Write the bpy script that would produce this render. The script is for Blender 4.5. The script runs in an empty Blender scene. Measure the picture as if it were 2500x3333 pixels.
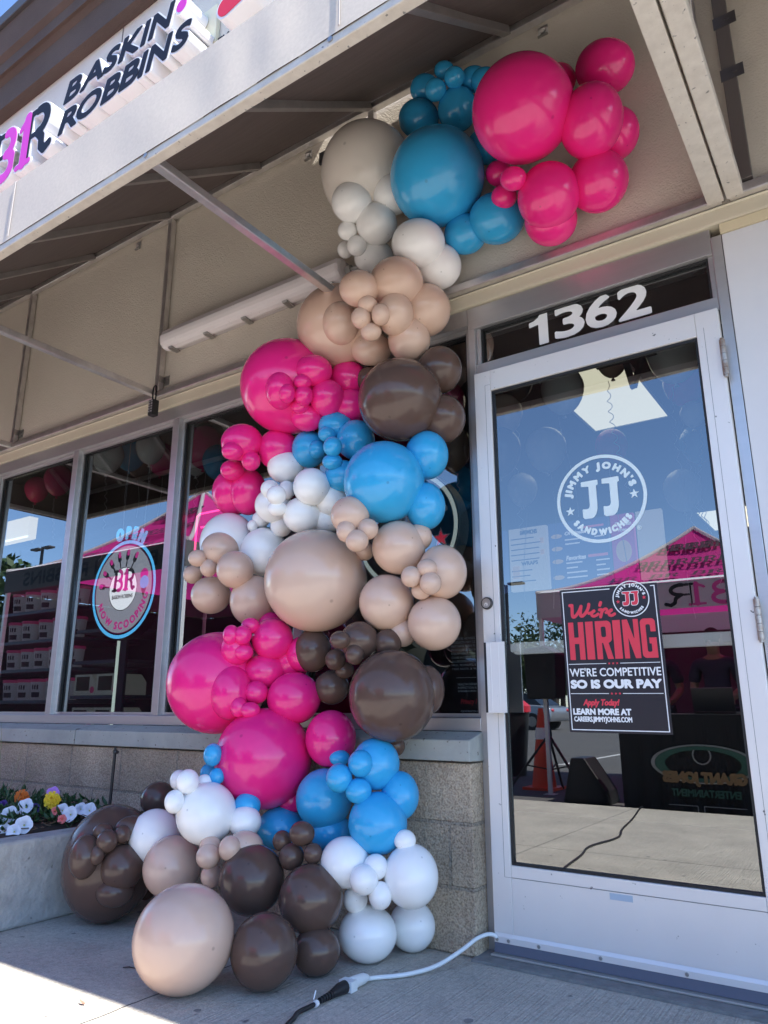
import bpy, bmesh, math, random
import numpy as np
from mathutils import Vector, Matrix
R = math.radians
random.seed(7)
rng = np.random.default_rng(5)
sc = bpy.context.scene
col = sc.collection

# ------------------------------------------------------------------ camera, sky, sun, exposure
CAM = np.array([1.221, -2.4793, 0.7978]); YAW, PITCH, ROLL = 0.5955, 0.2596, -0.002
FPX, PW, PH = 2383.8, 2500.0, 3333.0           # focal length and size of the photograph, in its pixels
def cam_axes():
    cy, sy, cp, sp = math.cos(YAW), math.sin(YAW), math.cos(PITCH), math.sin(PITCH)
    f = np.array([-sy*cp, cy*cp, sp]); r = np.array([cy, sy, 0.0]); u = np.cross(r, f)
    c, s = math.cos(ROLL), math.sin(ROLL)
    return c*r + s*u, -s*r + c*u, f
CR, CU, CF = cam_axes()
cam = bpy.data.cameras.new('camera'); cam_o = bpy.data.objects.new('camera', cam); col.objects.link(cam_o)
cam.sensor_fit = 'VERTICAL'; cam.sensor_height = 36.0; cam.lens = FPX/PH*36.0
cam.clip_start = 0.05; cam.clip_end = 2000
m = Matrix.Identity(4)
for i in range(3):
    m[i][0], m[i][1], m[i][2], m[i][3] = CR[i], CU[i], -CF[i], CAM[i]
cam_o.matrix_world = m
sc.camera = cam_o

SUN = Vector((0.566, -0.103, 0.818)).normalized()
SKY_STRENGTH, SUN_STRENGTH, EXPOSURE = 0.138, 4.3, 1.72
w = bpy.data.worlds.new('World'); sc.world = w; w.use_nodes = True
nt = w.node_tree
bg = nt.nodes['Background']; sky = nt.nodes.new('ShaderNodeTexSky'); sky.sky_type = 'NISHITA'
sky.sun_disc = False; sky.sun_elevation = math.asin(SUN.z); sky.sun_rotation = math.atan2(SUN.x, SUN.y)
sky.air_density = 0.9; sky.dust_density = 0.1; sky.ozone_density = 5.5; sky.altitude = 700
nt.links.new(sky.outputs[0], bg.inputs[0]); bg.inputs[1].default_value = SKY_STRENGTH
sl = bpy.data.lights.new('sun', 'SUN'); sl.energy = SUN_STRENGTH; sl.angle = R(0.53); sl.color = (1.0, 0.95, 0.87)
so = bpy.data.objects.new('sun', sl); col.objects.link(so); so.rotation_euler = SUN.to_track_quat('Z', 'Y').to_euler()
sc.view_settings.view_transform = 'Standard'; sc.view_settings.look = 'None'; sc.view_settings.gamma = 1.0
sc.view_settings.exposure = EXPOSURE
sc.cycles.use_denoising = True
sc.cycles.max_bounces = 10; sc.cycles.diffuse_bounces = 5; sc.cycles.glossy_bounces = 5; sc.cycles.transparent_max_bounces = 16
sc.cycles.sample_clamp_indirect = 6.0; sc.cycles.blur_glossy = 0.5; sc.cycles.caustics_refractive = False

def W(px, py, axis, val):
    """where the photograph's pixel meets the plane x/y/z = val"""
    d = CF + CR*(px - PW/2)/FPX - CU*(py - PH/2)/FPX
    t = (val - CAM[axis])/d[axis]
    return CAM + t*d
def V3(a): return Vector((float(a[0]), float(a[1]), float(a[2])))

# ------------------------------------------------------------------ things, parts
def tag(o, label, cat, group=None):
    o['label'] = label; o['category'] = cat
    if group: o['group'] = group
    return o
def thing(name, label, cat, loc=(0, 0, 0), group=None):
    o = bpy.data.objects.new(name, None); col.objects.link(o); o.location = loc
    o.empty_display_size = 0.1
    return tag(o, label, cat, group)
def base_of(o):
    return Vector(o.location) if o.parent is None else Vector((0, 0, 0))
class MB:
    def __init__(s): s.v = []; s.f = []; s.m = []
    def add(s, vs, fs, mi=0):
        b = len(s.v); s.v.extend([tuple(map(float, q)) for q in vs])
        for f in fs: s.f.append(tuple(b + i for i in f)); s.m.append(mi)
        return s
    def box(s, x0, x1, y0, y1, z0, z1, mi=0):
        vs = [(x, y, z) for z in (z0, z1) for y in (y0, y1) for x in (x0, x1)]
        return s.add(vs, [(0, 2, 3, 1), (4, 5, 7, 6), (0, 1, 5, 4), (2, 6, 7, 3), (0, 4, 6, 2), (1, 3, 7, 5)], mi)
    def bar(s, a, b, w1, w2, up=(0, 0, 1), mi=0):
        a, b = Vector(a), Vector(b); d = (b - a).normalized(); up = Vector(up)
        n1 = d.cross(up)
        if n1.length < 1e-4: n1 = d.cross(Vector((1, 0, 0)))
        n1.normalize(); n2 = n1.cross(d).normalized()
        vs = [p + n1*w1/2*i + n2*w2/2*j for p in (a, b) for i, j in ((-1, -1), (1, -1), (1, 1), (-1, 1))]
        return s.add(vs, [(3, 2, 1, 0), (4, 5, 6, 7), (0, 1, 5, 4), (1, 2, 6, 5), (2, 3, 7, 6), (3, 0, 4, 7)], mi)
    def tube(s, pts, r, n=10, mi=0, caps=True):
        pts = [Vector(p) for p in pts]; k = len(pts); rs = r if isinstance(r, (list, tuple)) else [r]*k
        ref = None; vs = []
        for i, p in enumerate(pts):
            d = (pts[min(i+1, k-1)] - pts[max(i-1, 0)]).normalized()
            if ref is None:
                ref = d.cross(Vector((0, 0, 1)))
                if ref.length < 1e-3: ref = d.cross(Vector((1, 0, 0)))
            ref = (ref - d*ref.dot(d)).normalized(); b = d.cross(ref)
            vs += [p + (ref*math.cos(2*math.pi*j/n) + b*math.sin(2*math.pi*j/n))*rs[i] for j in range(n)]
        fs = [(i*n+j, i*n+(j+1) % n, (i+1)*n+(j+1) % n, (i+1)*n+j) for i in range(k-1) for j in range(n)]
        if caps: fs += [tuple(range(n))[::-1], tuple((k-1)*n+j for j in range(n))]
        return s.add(vs, fs, mi)
    def cyl(s, a, b, r, n=24, mi=0, r2=None): return s.tube([a, b], [r, r if r2 is None else r2], n, mi)
    def prism(s, poly, axis, a, b, mi=0):
        """poly of 2-D points extruded along an axis from a to b; the other two axes keep their order"""
        def P(q, t):
            l = list(q); l.insert(axis, t); return l
        n = len(poly); vs = [P(q, a) for q in poly] + [P(q, b) for q in poly]
        return s.add(vs, [tuple(range(n))[::-1], tuple(range(n, 2*n))] + [(i, (i+1) % n, n+(i+1) % n, n+i) for i in range(n)], mi)
    def ell(s, c, r, nu=20, nv=12, mi=0):
        r = r if isinstance(r, (tuple, list)) else (r, r, r); vs = []; 
        for i in range(1, nv):
            t = math.pi*i/nv
            vs += [(c[0]+r[0]*math.sin(t)*math.cos(2*math.pi*j/nu), c[1]+r[1]*math.sin(t)*math.sin(2*math.pi*j/nu), c[2]+r[2]*math.cos(t)) for j in range(nu)]
        vs += [(c[0], c[1], c[2]+r[2]), (c[0], c[1], c[2]-r[2])]; T = len(vs)-2
        fs = [(i*nu+j, (i+1)*nu+j, (i+1)*nu+(j+1) % nu, i*nu+(j+1) % nu) for i in range(nv-2) for j in range(nu)]
        fs += [(T, j, (j+1) % nu) for j in range(nu)] + [(T+1, (nv-2)*nu+(j+1) % nu, (nv-2)*nu+j) for j in range(nu)]
        return s.add(vs, fs, mi)
    def mesh(s, name, mats, smooth=None):
        me = bpy.data.meshes.new(name); me.from_pydata(s.v, [], s.f)
        for mm in (mats if isinstance(mats, (list, tuple)) else [mats]): me.materials.append(mm)
        if any(s.m): me.polygons.foreach_set('material_index', s.m)
        me.update()
        if smooth is not None:
            bm = bmesh.new(); bm.from_mesh(me); bmesh.ops.recalc_face_normals(bm, faces=bm.faces)
            for f in bm.faces: f.smooth = True
            for e in bm.edges:
                if len(e.link_faces) == 2 and e.calc_face_angle(0) > R(smooth): e.smooth = False
            bm.to_mesh(me); bm.free()
        return me
    def build(s, name, mats, parent=None, smooth=None, bevel=0, label=None):
        me = s.mesh(name, mats, smooth)
        o = bpy.data.objects.new(name, me); col.objects.link(o)
        if parent is not None:
            o.parent = parent; o.matrix_parent_inverse = Matrix.Translation(-base_of(parent))
        if bevel:
            b = o.modifiers.new('bevel', 'BEVEL'); b.width = bevel; b.segments = 2; b.limit_method = 'ANGLE'; b.angle_limit = R(40)
        if label: o['label'] = label
        return o
def struct(o): o['kind'] = 'structure'; return o
def stuff(o): o['kind'] = 'stuff'; return o

# ------------------------------------------------------------------ materials
def lin(c):
    return tuple(((x/255)/12.92 if x/255 <= .04045 else ((x/255+.055)/1.055)**2.4) for x in c)
def mat(name, c, rough=.6, metal=0.0, var=None, vscale=6.0, bump=0.0, bscale=60.0, stretch=None, spec=.5, coat=0.0, emit=None, es=1.0, detail=6.0, spots=None):
    """c base colour (linear); var = second colour mixed by noise; bump by a finer noise; spots = (colour, scale, threshold)"""
    M = bpy.data.materials.new(name); M.use_nodes = True; n = M.node_tree.nodes; L = M.node_tree.links
    b = n['Principled BSDF']; b.inputs['Base Color'].default_value = (*c, 1); b.inputs['Roughness'].default_value = rough
    b.inputs['Metallic'].default_value = metal; b.inputs['Specular IOR Level'].default_value = spec
    b.inputs['Coat Weight'].default_value = coat; b.inputs['Coat Roughness'].default_value = .12
    if emit: b.inputs['Emission Color'].default_value = (*emit, 1); b.inputs['Emission Strength'].default_value = es
    co = n.new('ShaderNodeTexCoord'); mp = n.new('ShaderNodeMapping'); L.new(co.outputs['Object'], mp.inputs[0])
    if stretch: mp.inputs['Scale'].default_value = stretch
    last = None
    if var is not None:
        t = n.new('ShaderNodeTexNoise'); t.inputs['Scale'].default_value = vscale; t.inputs['Detail'].default_value = detail
        t.inputs['Roughness'].default_value = .62
        L.new(mp.outputs[0], t.inputs['Vector'])
        rp = n.new('ShaderNodeMapRange'); rp.inputs[1].default_value = .32; rp.inputs[2].default_value = .68; L.new(t.outputs[0], rp.inputs[0])
        mx = n.new('ShaderNodeMix'); mx.data_type = 'RGBA'; L.new(rp.outputs[0], mx.inputs[0])
        mx.inputs[6].default_value = (*c, 1); mx.inputs[7].default_value = (*var, 1)
        last = mx.outputs[2]
    if spots:
        t = n.new('ShaderNodeTexNoise'); t.inputs['Scale'].default_value = spots[1]; t.inputs['Detail'].default_value = 2
        L.new(co.outputs['Object'], t.inputs['Vector'])
        rp = n.new('ShaderNodeMapRange'); rp.inputs[1].default_value = spots[2]; rp.inputs[2].default_value = spots[2]+.06; L.new(t.outputs[0], rp.inputs[0])
        mx = n.new('ShaderNodeMix'); mx.data_type = 'RGBA'; L.new(rp.outputs[0], mx.inputs[0])
        if last: L.new(last, mx.inputs[6])
        else: mx.inputs[6].default_value = (*c, 1)
        mx.inputs[7].default_value = (*spots[0], 1); last = mx.outputs[2]
    if last: L.new(last, b.inputs['Base Color'])
    if bump:
        t = n.new('ShaderNodeTexNoise'); t.inputs['Scale'].default_value = bscale; t.inputs['Detail'].default_value = 5
        L.new(mp.outputs[0], t.inputs['Vector'])
        bp = n.new('ShaderNodeBump'); bp.inputs['Strength'].default_value = min(1, bump); bp.inputs['Distance'].default_value = .004*max(1, bump)
        L.new(t.outputs[0], bp.inputs['Height']); L.new(bp.outputs[0], b.inputs['Normal'])
    return M
def emis(name, c, s):
    M = bpy.data.materials.new(name); M.use_nodes = True; n = M.node_tree.nodes; b = n['Principled BSDF']
    b.inputs['Base Color'].default_value = (*c, 1); b.inputs['Emission Color'].default_value = (*c, 1); b.inputs['Emission Strength'].default_value = s
    b.inputs['Roughness'].default_value = .4
    return M
def glass(name, refl, tint):
    M = bpy.data.materials.new(name); M.use_nodes = True; n = M.node_tree.nodes; L = M.node_tree.links
    n.remove(n['Principled BSDF']); out = n['Material Output']
    tr = n.new('ShaderNodeBsdfTransparent'); tr.inputs[0].default_value = (*tint, 1)
    gl = n.new('ShaderNodeBsdfGlossy'); gl.inputs['Roughness'].default_value = 0.0; gl.inputs[0].default_value = (.93, .97, 1, 1)
    fr = n.new('ShaderNodeFresnel'); fr.inputs[0].default_value = 1.5
    mr = n.new('ShaderNodeMapRange'); mr.inputs[1].default_value = .04; mr.inputs[2].default_value = 1.0; mr.inputs[3].default_value = refl; mr.inputs[4].default_value = 1.0
    ge = n.new('ShaderNodeNewGeometry'); iv = n.new('ShaderNodeMath'); iv.operation = 'SUBTRACT'; iv.inputs[0].default_value = 1; L.new(ge.outputs['Backfacing'], iv.inputs[1])
    ml = n.new('ShaderNodeMath'); ml.operation = 'MULTIPLY'; L.new(mr.outputs[0], ml.inputs[0]); L.new(iv.outputs[0], ml.inputs[1])
    mx = n.new('ShaderNodeMixShader'); L.new(fr.outputs[0], mr.inputs[0]); L.new(ml.outputs[0], mx.inputs[0]); L.new(tr.outputs[0], mx.inputs[1]); L.new(gl.outputs[0], mx.inputs[2])
    L.new(mx.outputs[0], out.inputs[0])
    return M

M = {}
M['stucco'] = mat('tan_stucco', (.665, .605, .525), .92, var=(.61, .55, .47), vscale=1.3, bump=.95, bscale=140, spec=.2)
M['sign_wall'] = M['stucco']
M['cornice'] = mat('brown_stucco', (.115, .082, .066), .9, var=(.09, .065, .053), vscale=2, bump=1.5, bscale=120, spec=.2)
M['cap'] = mat('dark_metal_cap', (.055, .05, .05), .5, metal=.2)
M['alu'] = mat('anodised_aluminium', (.56, .545, .545), .36, metal=.75, var=(.51, .50, .505), vscale=3, stretch=(1, 1, 9))
M['alu_door'] = mat('satin_aluminium_door', (.79, .76, .735), .42, metal=.3, var=(.75, .72, .70), vscale=2.5, bump=.03, bscale=300, spots=((.05, .05, .05), 46, .735))
M['galv'] = mat('galvanised_tube', (.74, .71, .69), .32, metal=.8, var=(.58, .55, .54), vscale=14, bump=.15, bscale=80)
M['rib'] = mat('dull_rafter_tube', (.33, .30, .29), .5, metal=.5, var=(.26, .24, .23), vscale=10)
M['galv_pale'] = mat('oxidised_tube', (.62, .57, .50), .6, metal=.08, var=(.52, .47, .41), vscale=24, bump=.1, bscale=80, spots=((.2, .19, .18), 60, .68))
M['flash'] = mat('cream_flashing', (.60, .55, .43), .45, var=(.56, .51, .39), vscale=4, bump=.03, bscale=20)
M['trim'] = mat('cream_trim', (.66, .58, .40), .5, var=(.62, .54, .37), vscale=5)
M['panel'] = mat('grey_white_painted_panel', (.66, .66, .68), .34, var=(.63, .63, .655), vscale=5, bump=.05, bscale=30)
M['stone'] = mat('cast_stone', (.40, .40, .36), .85, var=(.31, .315, .29), vscale=7, bump=.5, bscale=70, spots=((.16, .15, .13), 55, .66))
M['concrete'] = mat('pale_concrete', (.46, .45, .42), .88, var=(.30, .295, .28), vscale=11, detail=9.0, bump=1.3, bscale=45, spots=((.2, .19, .18), 30, .69))
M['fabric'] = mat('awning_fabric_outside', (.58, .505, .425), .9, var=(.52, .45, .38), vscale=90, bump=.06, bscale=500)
M['fabric_in'] = mat('awning_fabric_shaded_underside', (.13, .100, .092), .9, var=(.105, .08, .073), vscale=4, stretch=(1, 8, 8), bump=.2, bscale=200)  # shade under the awning put into this copy: same cloth, coloured dark brown
M['black'] = mat('black_plastic', (.012, .012, .014), .42)
M['gasket'] = mat('black_gasket', (.01, .01, .011), .5)
M['rubber'] = mat('dull_rubber', (.10, .11, .15), .55)
M['steel'] = mat('zinc_steel', (.5, .49, .48), .3, metal=.9, var=(.35, .34, .33), vscale=40)
M['hinge'] = mat('worn_hinge', (.5, .48, .46), .4, metal=.6, var=(.28, .17, .10), vscale=30)
M['white_acr'] = mat('white_lamp_cover', (.84, .79, .79), .28, var=(.80, .75, .755), vscale=3, coat=.3, spots=((.35, .31, .30), 70, .72))
M['glass'] = glass('coated_glass', .215, (.37, .41, .425))
M['clear'] = glass('clear_glass_back', .02, (1, 1, 1))
M['white_vinyl'] = mat('white_vinyl', (.82, .82, .82), .4)
M['decal'] = mat('frosted_white_decal', (.66, .77, .80), .55)
M['ink'] = mat('poster_black', (.018, .016, .022), .35)
M['red'] = mat('poster_red', (.72, .045, .075), .4)
M['red_face'] = mat('red_sign_face', (.62, .015, .04), .3)
M['navy'] = mat('navy_sign_face', (.009, .010, .020), .55, spec=.2)
M['magenta'] = mat('magenta_sign_face', (.60, .025, .42), .35)
M['pinklogo'] = mat('pink_logo_ink', (.74, .03, .28), .4)
M['letter_white'] = mat('white_painted_letter_return', (.80, .79, .79), .4, var=(.76, .75, .75), vscale=5)
M['cable_w'] = mat('white_cable', (.72, .74, .74), .4)
M['asphalt'] = mat('asphalt', (.12, .117, .113), .93, var=(.085, .083, .08), vscale=2, bump=1, bscale=120, spots=((.12, .115, .11), 160, .62))
M['paint'] = mat('road_paint', (.62, .62, .60), .8, var=(.45, .45, .44), vscale=12)

# ------------------------------------------------------------------ flat shapes and lettering (distance fields cut into faces)
def seg_dist(P, S):
    """P (n,2), S (k,4) -> distance to the nearest segment"""
    out = np.full(len(P), 1e9)
    a = S[:, :2]; d = S[:, 2:] - a; L2 = (d**2).sum(1) + 1e-12
    for i in range(0, len(P), 4000):
        p = P[i:i+4000, None, :]
        t = np.clip(((p - a)*d).sum(2)/L2, 0, 1)
        q = a + t[..., None]*d
        out[i:i+4000] = np.sqrt(((p - q)**2).sum(2).min(1))
    return out
def seg_inside(P, S):
    out = np.zeros(len(P), bool)
    x1, y1, x2, y2 = S.T
    for i in range(0, len(P), 4000):
        x = P[i:i+4000, 0:1]; y = P[i:i+4000, 1:2]
        c = ((y1 > y) != (y2 > y)) & (x < (x2 - x1)*(y - y1)/np.where(np.abs(y2 - y1) < 1e-12, 1e-12, y2 - y1) + x1)
        out[i:i+4000] = (c.sum(1) % 2) == 1
    return out
def field_shape(fn, box, step):
    """fn(P)->signed distance; returns 2-D verts, faces, rim edges of the region fn<=0"""
    u0, v0, u1, v1 = box
    nx = max(4, int((u1-u0)/step)+1); ny = max(4, int((v1-v0)/step)+1)
    us = np.linspace(u0, u1, nx+1); vs = np.linspace(v0, v1, ny+1)
    U, Vv = np.meshgrid(us, vs); D = fn(np.stack([U.ravel(), Vv.ravel()], 1)).reshape(ny+1, nx+1)
    I = D <= 0; pts = []; faces = []; rim = []
    full = I[:-1, :-1] & I[:-1, 1:] & I[1:, :-1] & I[1:, 1:]
    anyi = I[:-1, :-1] | I[:-1, 1:] | I[1:, :-1] | I[1:, 1:]
    for j in range(ny):
        i = 0
        while i < nx:
            if full[j, i]:
                k = i
                while k < nx and full[j, k]: k += 1
                b = len(pts); pts += [(us[i], vs[j]), (us[k], vs[j]), (us[k], vs[j+1]), (us[i], vs[j+1])]; faces.append((b, b+1, b+2, b+3)); i = k; continue
            if anyi[j, i]:
                c = [(i, j), (i+1, j), (i+1, j+1), (i, j+1)]; poly = []; cr = []
                for q in range(4):
                    (ax, ay), (bx, by) = c[q], c[(q+1) % 4]; da, db = D[ay, ax], D[by, bx]
                    if da <= 0: poly.append((us[ax], vs[ay]))
                    if (da <= 0) != (db <= 0):
                        t = da/(da-db); p = (us[ax]+(us[bx]-us[ax])*t, vs[ay]+(vs[by]-vs[ay])*t); poly.append(p); cr.append(len(poly)-1)
                if len(poly) >= 3:
                    b = len(pts); pts += poly; faces.append(tuple(range(b, b+len(poly))))
                    if len(cr) == 2: rim.append((b+cr[0], b+cr[1]))
            i += 1
    return pts, faces, rim
def put(mb, shp, place, thick=0.0, mi=0, side=None):
    pts, faces, rim = shp
    mb.add([place(p[0], p[1], thick) for p in pts], faces, mi)
    if thick:
        vs = []; fs = []
        for a, b in rim:
            k = len(vs); vs += [place(*pts[a], thick), place(*pts[b], thick), place(*pts[b], 0), place(*pts[a], 0)]; fs.append((k, k+1, k+2, k+3))
        mb.add(vs, fs, mi if side is None else side)
_tc = {}
def text_segs(s):
    if s in _tc: return _tc[s]
    c = bpy.data.curves.new('lettering', 'FONT'); c.body = s; c.resolution_u = 4
    o = bpy.data.objects.new('lettering', c); col.objects.link(o)
    me = bpy.data.meshes.new_from_object(o.evaluated_get(bpy.context.evaluated_depsgraph_get()))
    cnt = {}
    for p in me.polygons:
        for e in p.edge_keys: cnt[e] = cnt.get(e, 0)+1
    vv = [(v.co.x, v.co.y) for v in me.vertices]
    S = np.array([(*vv[a], *vv[b]) for (a, b), k in cnt.items() if k == 1])
    col.objects.unlink(o); bpy.data.objects.remove(o); bpy.data.curves.remove(c); bpy.data.meshes.remove(me)
    _tc[s] = S; return S
def text_shape(s, box, bold=0.0, shear=0.0, res=22):
    """string s fitted into box (u0,v0,u1,v1); bold and shear as shares of the height"""
    S = text_segs(s).copy(); h0 = max(S[:, 1].max(), S[:, 3].max()) - min(S[:, 1].min(), S[:, 3].min())
    S[:, 0] += shear*S[:, 1]; S[:, 2] += shear*S[:, 3]
    u0, v0, u1, v1 = box; H = v1-v0; bo = bold*H
    xs = S[:, [0, 2]]; ys = S[:, [1, 3]]
    sx = (u1-u0-2*bo)/(xs.max()-xs.min()); sy = (H-2*bo)/(ys.max()-ys.min())
    S = np.stack([(S[:, 0]-xs.min())*sx+u0+bo, (S[:, 1]-ys.min())*sy+v0+bo, (S[:, 2]-xs.min())*sx+u0+bo, (S[:, 3]-ys.min())*sy+v0+bo], 1)
    def fn(P):
        d = seg_dist(P, S); return np.where(seg_inside(P, S), -d, d) - bo
    e = H/res
    return field_shape(fn, (u0-e, v0-e, u1+e, v1+e), e)
def stroke_fn(lines):
    """lines: list of (points, width)"""
    def fn(P):
        d = np.full(len(P), 1e9)
        for pts, wd in lines:
            S = np.array([(*pts[i], *pts[i+1]) for i in range(len(pts)-1)], float)
            d = np.minimum(d, seg_dist(P, S)-wd/2)
        return d
    return fn
def poly_fn(polys):
    S = np.array([(*p[i], *p[(i+1) % len(p)]) for p in polys for i in range(len(p))], float)
    def fn(P):
        d = seg_dist(P, S); return np.where(seg_inside(P, S), -d, d)
    return fn
def arc(cx, cy, r, a0, a1, n=14, ry=None):
    ry = r if ry is None else ry
    return [(cx+r*math.cos(R(a0+(a1-a0)*i/n)), cy+ry*math.sin(R(a0+(a1-a0)*i/n))) for i in range(n+1)]
def disc_shape(cx, cy, r, r_in=0, n=64):
    if r_in:
        pts = [(cx+q*math.cos(2*math.pi*i/n), cy+q*math.sin(2*math.pi*i/n)) for i in range(n) for q in (r_in, r)]
        return pts, [(2*i, 2*i+1, (2*i+3) % (2*n), (2*i+2) % (2*n)) for i in range(n)], []
    pts = [(cx+r*math.cos(2*math.pi*i/n), cy+r*math.sin(2*math.pi*i/n)) for i in range(n)]
    return pts, [tuple(range(n))], [(i, (i+1) % n) for i in range(n)]
def rect_shape(u0, v0, u1, v1): return [(u0, v0), (u1, v0), (u1, v1), (u0, v1)], [(0, 1, 2, 3)], [(0, 1), (1, 2), (2, 3), (3, 0)]
def star_shape(cx, cy, r):
    p = [(cx+q*math.sin(i*math.pi/5), cy+q*math.cos(i*math.pi/5)) for i in range(10) for q in [r if i % 2 == 0 else r*.42]]
    return p+[(cx, cy)], [(10, i, (i+1) % 10) for i in range(10)], [(i, (i+1) % 10) for i in range(10)]
def arc_text(mb, s, cx, cy, r, a0, a1, h, place, mi=0, bold=.08, inward=False, thick=0.0, serif=False, res=16):
    """letters along an arc from angle a0 to a1 (degrees, counter-clockwise from +u); inward = baseline outside (text at the bottom)"""
    adv = []
    for ch in s:
        if ch == ' ': adv.append(.35); continue
        S = text_segs(ch); adv.append(S[:, [0, 2]].max()-S[:, [0, 2]].min()+.22)
    tot = sum(adv); a = 0.0
    capS = text_segs('H'); cap = capS[:, [1, 3]].max()
    for ch, ad in zip(s, adv):
        t = (a+ad/2)/tot; ang = R(a0+(a1-a0)*t); a += ad
        if ch == ' ': continue
        S = text_segs(ch); wd = (S[:, [0, 2]].max()-S[:, [0, 2]].min())/cap*h; y0 = S[:, [1, 3]].min()/cap*h; y1 = S[:, [1, 3]].max()/cap*h
        re = (r-h*.7) if inward else r
        wmax = abs(R(a1-a0))*re*ad/tot*.86-2*bold*h
        wd = min(wd*1.1, wmax)
        shp = text_shape(ch, (-wd/2-bold*h, y0, wd/2+bold*h, y1), bold, 0, res)
        if inward: ex = (-math.sin(ang), math.cos(ang)); ey = (-math.cos(ang), -math.sin(ang))
        else: ex = (math.sin(ang), -math.cos(ang)); ey = (math.cos(ang), math.sin(ang))
        ox, oy = cx+r*math.cos(ang), cy+r*math.sin(ang)
        pl = lambda u, v, d, ex=ex, ey=ey, ox=ox, oy=oy: place(ox+ex[0]*u+ey[0]*v, oy+ex[1]*u+ey[1]*v, d)
        put(mb, shp, pl, thick, mi)
def face_y(y): return lambda u, v, d: (u, y-d, v)      # on a plane that faces the street
def block_word(letters, x0, x1, z0, z1):
    """heavy condensed block capitals as one distance function; letters = [(char, from, to)] in shares of the width"""
    fns = []
    for ch, a, b in letters:
        xa, xb = x0+(x1-x0)*a, x0+(x1-x0)*b; w_, h = xb-xa, z1-z0
        def bx_(P, u0, v0, u1, v1, r=0.0, xa=xa, w_=w_):
            cx, cy = xa+(u0+u1)/2*w_, z0+(v0+v1)/2*h; qx = np.abs(P[:, 0]-cx)-(u1-u0)/2*w_+r; qy = np.abs(P[:, 1]-cy)-(v1-v0)/2*h+r
            return np.hypot(np.maximum(qx, 0), np.maximum(qy, 0))+np.minimum(np.maximum(qx, qy), 0)-r
        def pg(P, pts, xa=xa, w_=w_): return poly_fn([[(xa+u*w_, z0+v*h) for u, v in pts]])(P)
        rr = w_*.28
        if ch == 'H': f = lambda P, bx_=bx_: np.minimum(np.minimum(bx_(P, 0, 0, .35, 1), bx_(P, .65, 0, 1, 1)), bx_(P, .2, .42, .8, .59))
        elif ch == 'I': f = lambda P, bx_=bx_: bx_(P, 0, 0, 1, 1)
        elif ch == 'R': f = lambda P, bx_=bx_, pg=pg, rr=rr: np.minimum(np.minimum(bx_(P, 0, 0, .35, 1), np.maximum(np.minimum(bx_(P, 0, .42, 1, 1, rr), bx_(P, 0, .42, .5, 1)), -bx_(P, .35, .57, .66, .85, rr*.4))), pg(P, [(.40, .48), (.72, .50), (1.02, 0), (.66, 0)]))
        elif ch == 'N': f = lambda P, bx_=bx_, pg=pg: np.minimum(np.minimum(bx_(P, 0, 0, .31, 1), bx_(P, .69, 0, 1, 1)), pg(P, [(0, 1), (.33, 1), (1, 0), (.67, 0)]))
        elif ch == 'G': f = lambda P, bx_=bx_, rr=rr: np.minimum(np.minimum(np.maximum(np.maximum(bx_(P, 0, 0, 1, 1, rr), -bx_(P, .35, .15, .65, .85, rr*.4)), -bx_(P, .5, .50, 1.3, .66)), bx_(P, .52, .36, 1, .51)), bx_(P, .72, 0, 1, .45))
        fns.append(f)
    return lambda P: np.min([f(P) for f in fns], 0)
def slab_j(x, z, w_, h):
    """outline of a heavy slab-serif capital J in a box"""
    p = [(0, 1), (1, 1), (1, .87), (.89, .85)]+[(.50+.39*math.cos(t), .32-.32*math.sin(t)) for t in np.linspace(0, math.pi/2, 8)]+[(.10, 0), (0, .05), (0, .27), (.22, .255), (.38, .265), (.44, .34), (.44, .85), (0, .87)]
    return [(x+u*w_, z+v*h) for u, v in p]
def br_strokes(x, z, w_, h):
    """the two-tone B and R: dark strokes, pink strokes"""
    X = lambda u: x+u*w_; Z = lambda v: z+v*h
    wd = .115*h
    dark = [([(X(.12), Z(.06)), (X(.15), Z(.94))], wd*1.7), ([(X(.15), Z(.945)), (X(.30), Z(.945))], wd*.9), ([(X(.15), Z(.055)), (X(.29), Z(.055))], wd*.9), ([(X(.15), Z(.505)), (X(.29), Z(.505))], wd*.7), ([(X(.02), Z(.05)), (X(.22), Z(.05))], wd*.9), ([(X(.04), Z(.95)), (X(.24), Z(.95))], wd*.9),
            ([(X(.66), Z(.935)), (X(.80), Z(.93))], wd*1.0), ([(X(.70), Z(.49)), (X(.80), Z(.49))], wd*.8), ([(X(.685), Z(.93)), (X(.685), Z(.07))], wd*.55), (arc(X(.80), Z(.71), .12*w_, 100, -90, 10, .22*h), wd*1.45), ([(X(.80), Z(.49)), (X(.87), Z(.34)), (X(.88), Z(.16)), (X(.93), Z(.06)), (X(.99), Z(.12))], wd*1.35)]
    pink = [(arc(X(.31), Z(.73), .105*w_, 95, -85, 10, .215*h), wd*1.5), (arc(X(.31), Z(.28), .125*w_, 85, -105, 12, .23*h), wd*1.6),
            ([(X(.62), Z(.94)), (X(.62), Z(.06))], wd*1.7), ([(X(.53), Z(.78)), (X(.62), Z(.93))], wd*1.0), ([(X(.53), Z(.05)), (X(.71), Z(.05))], wd*.9)]
    return dark, pink

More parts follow.
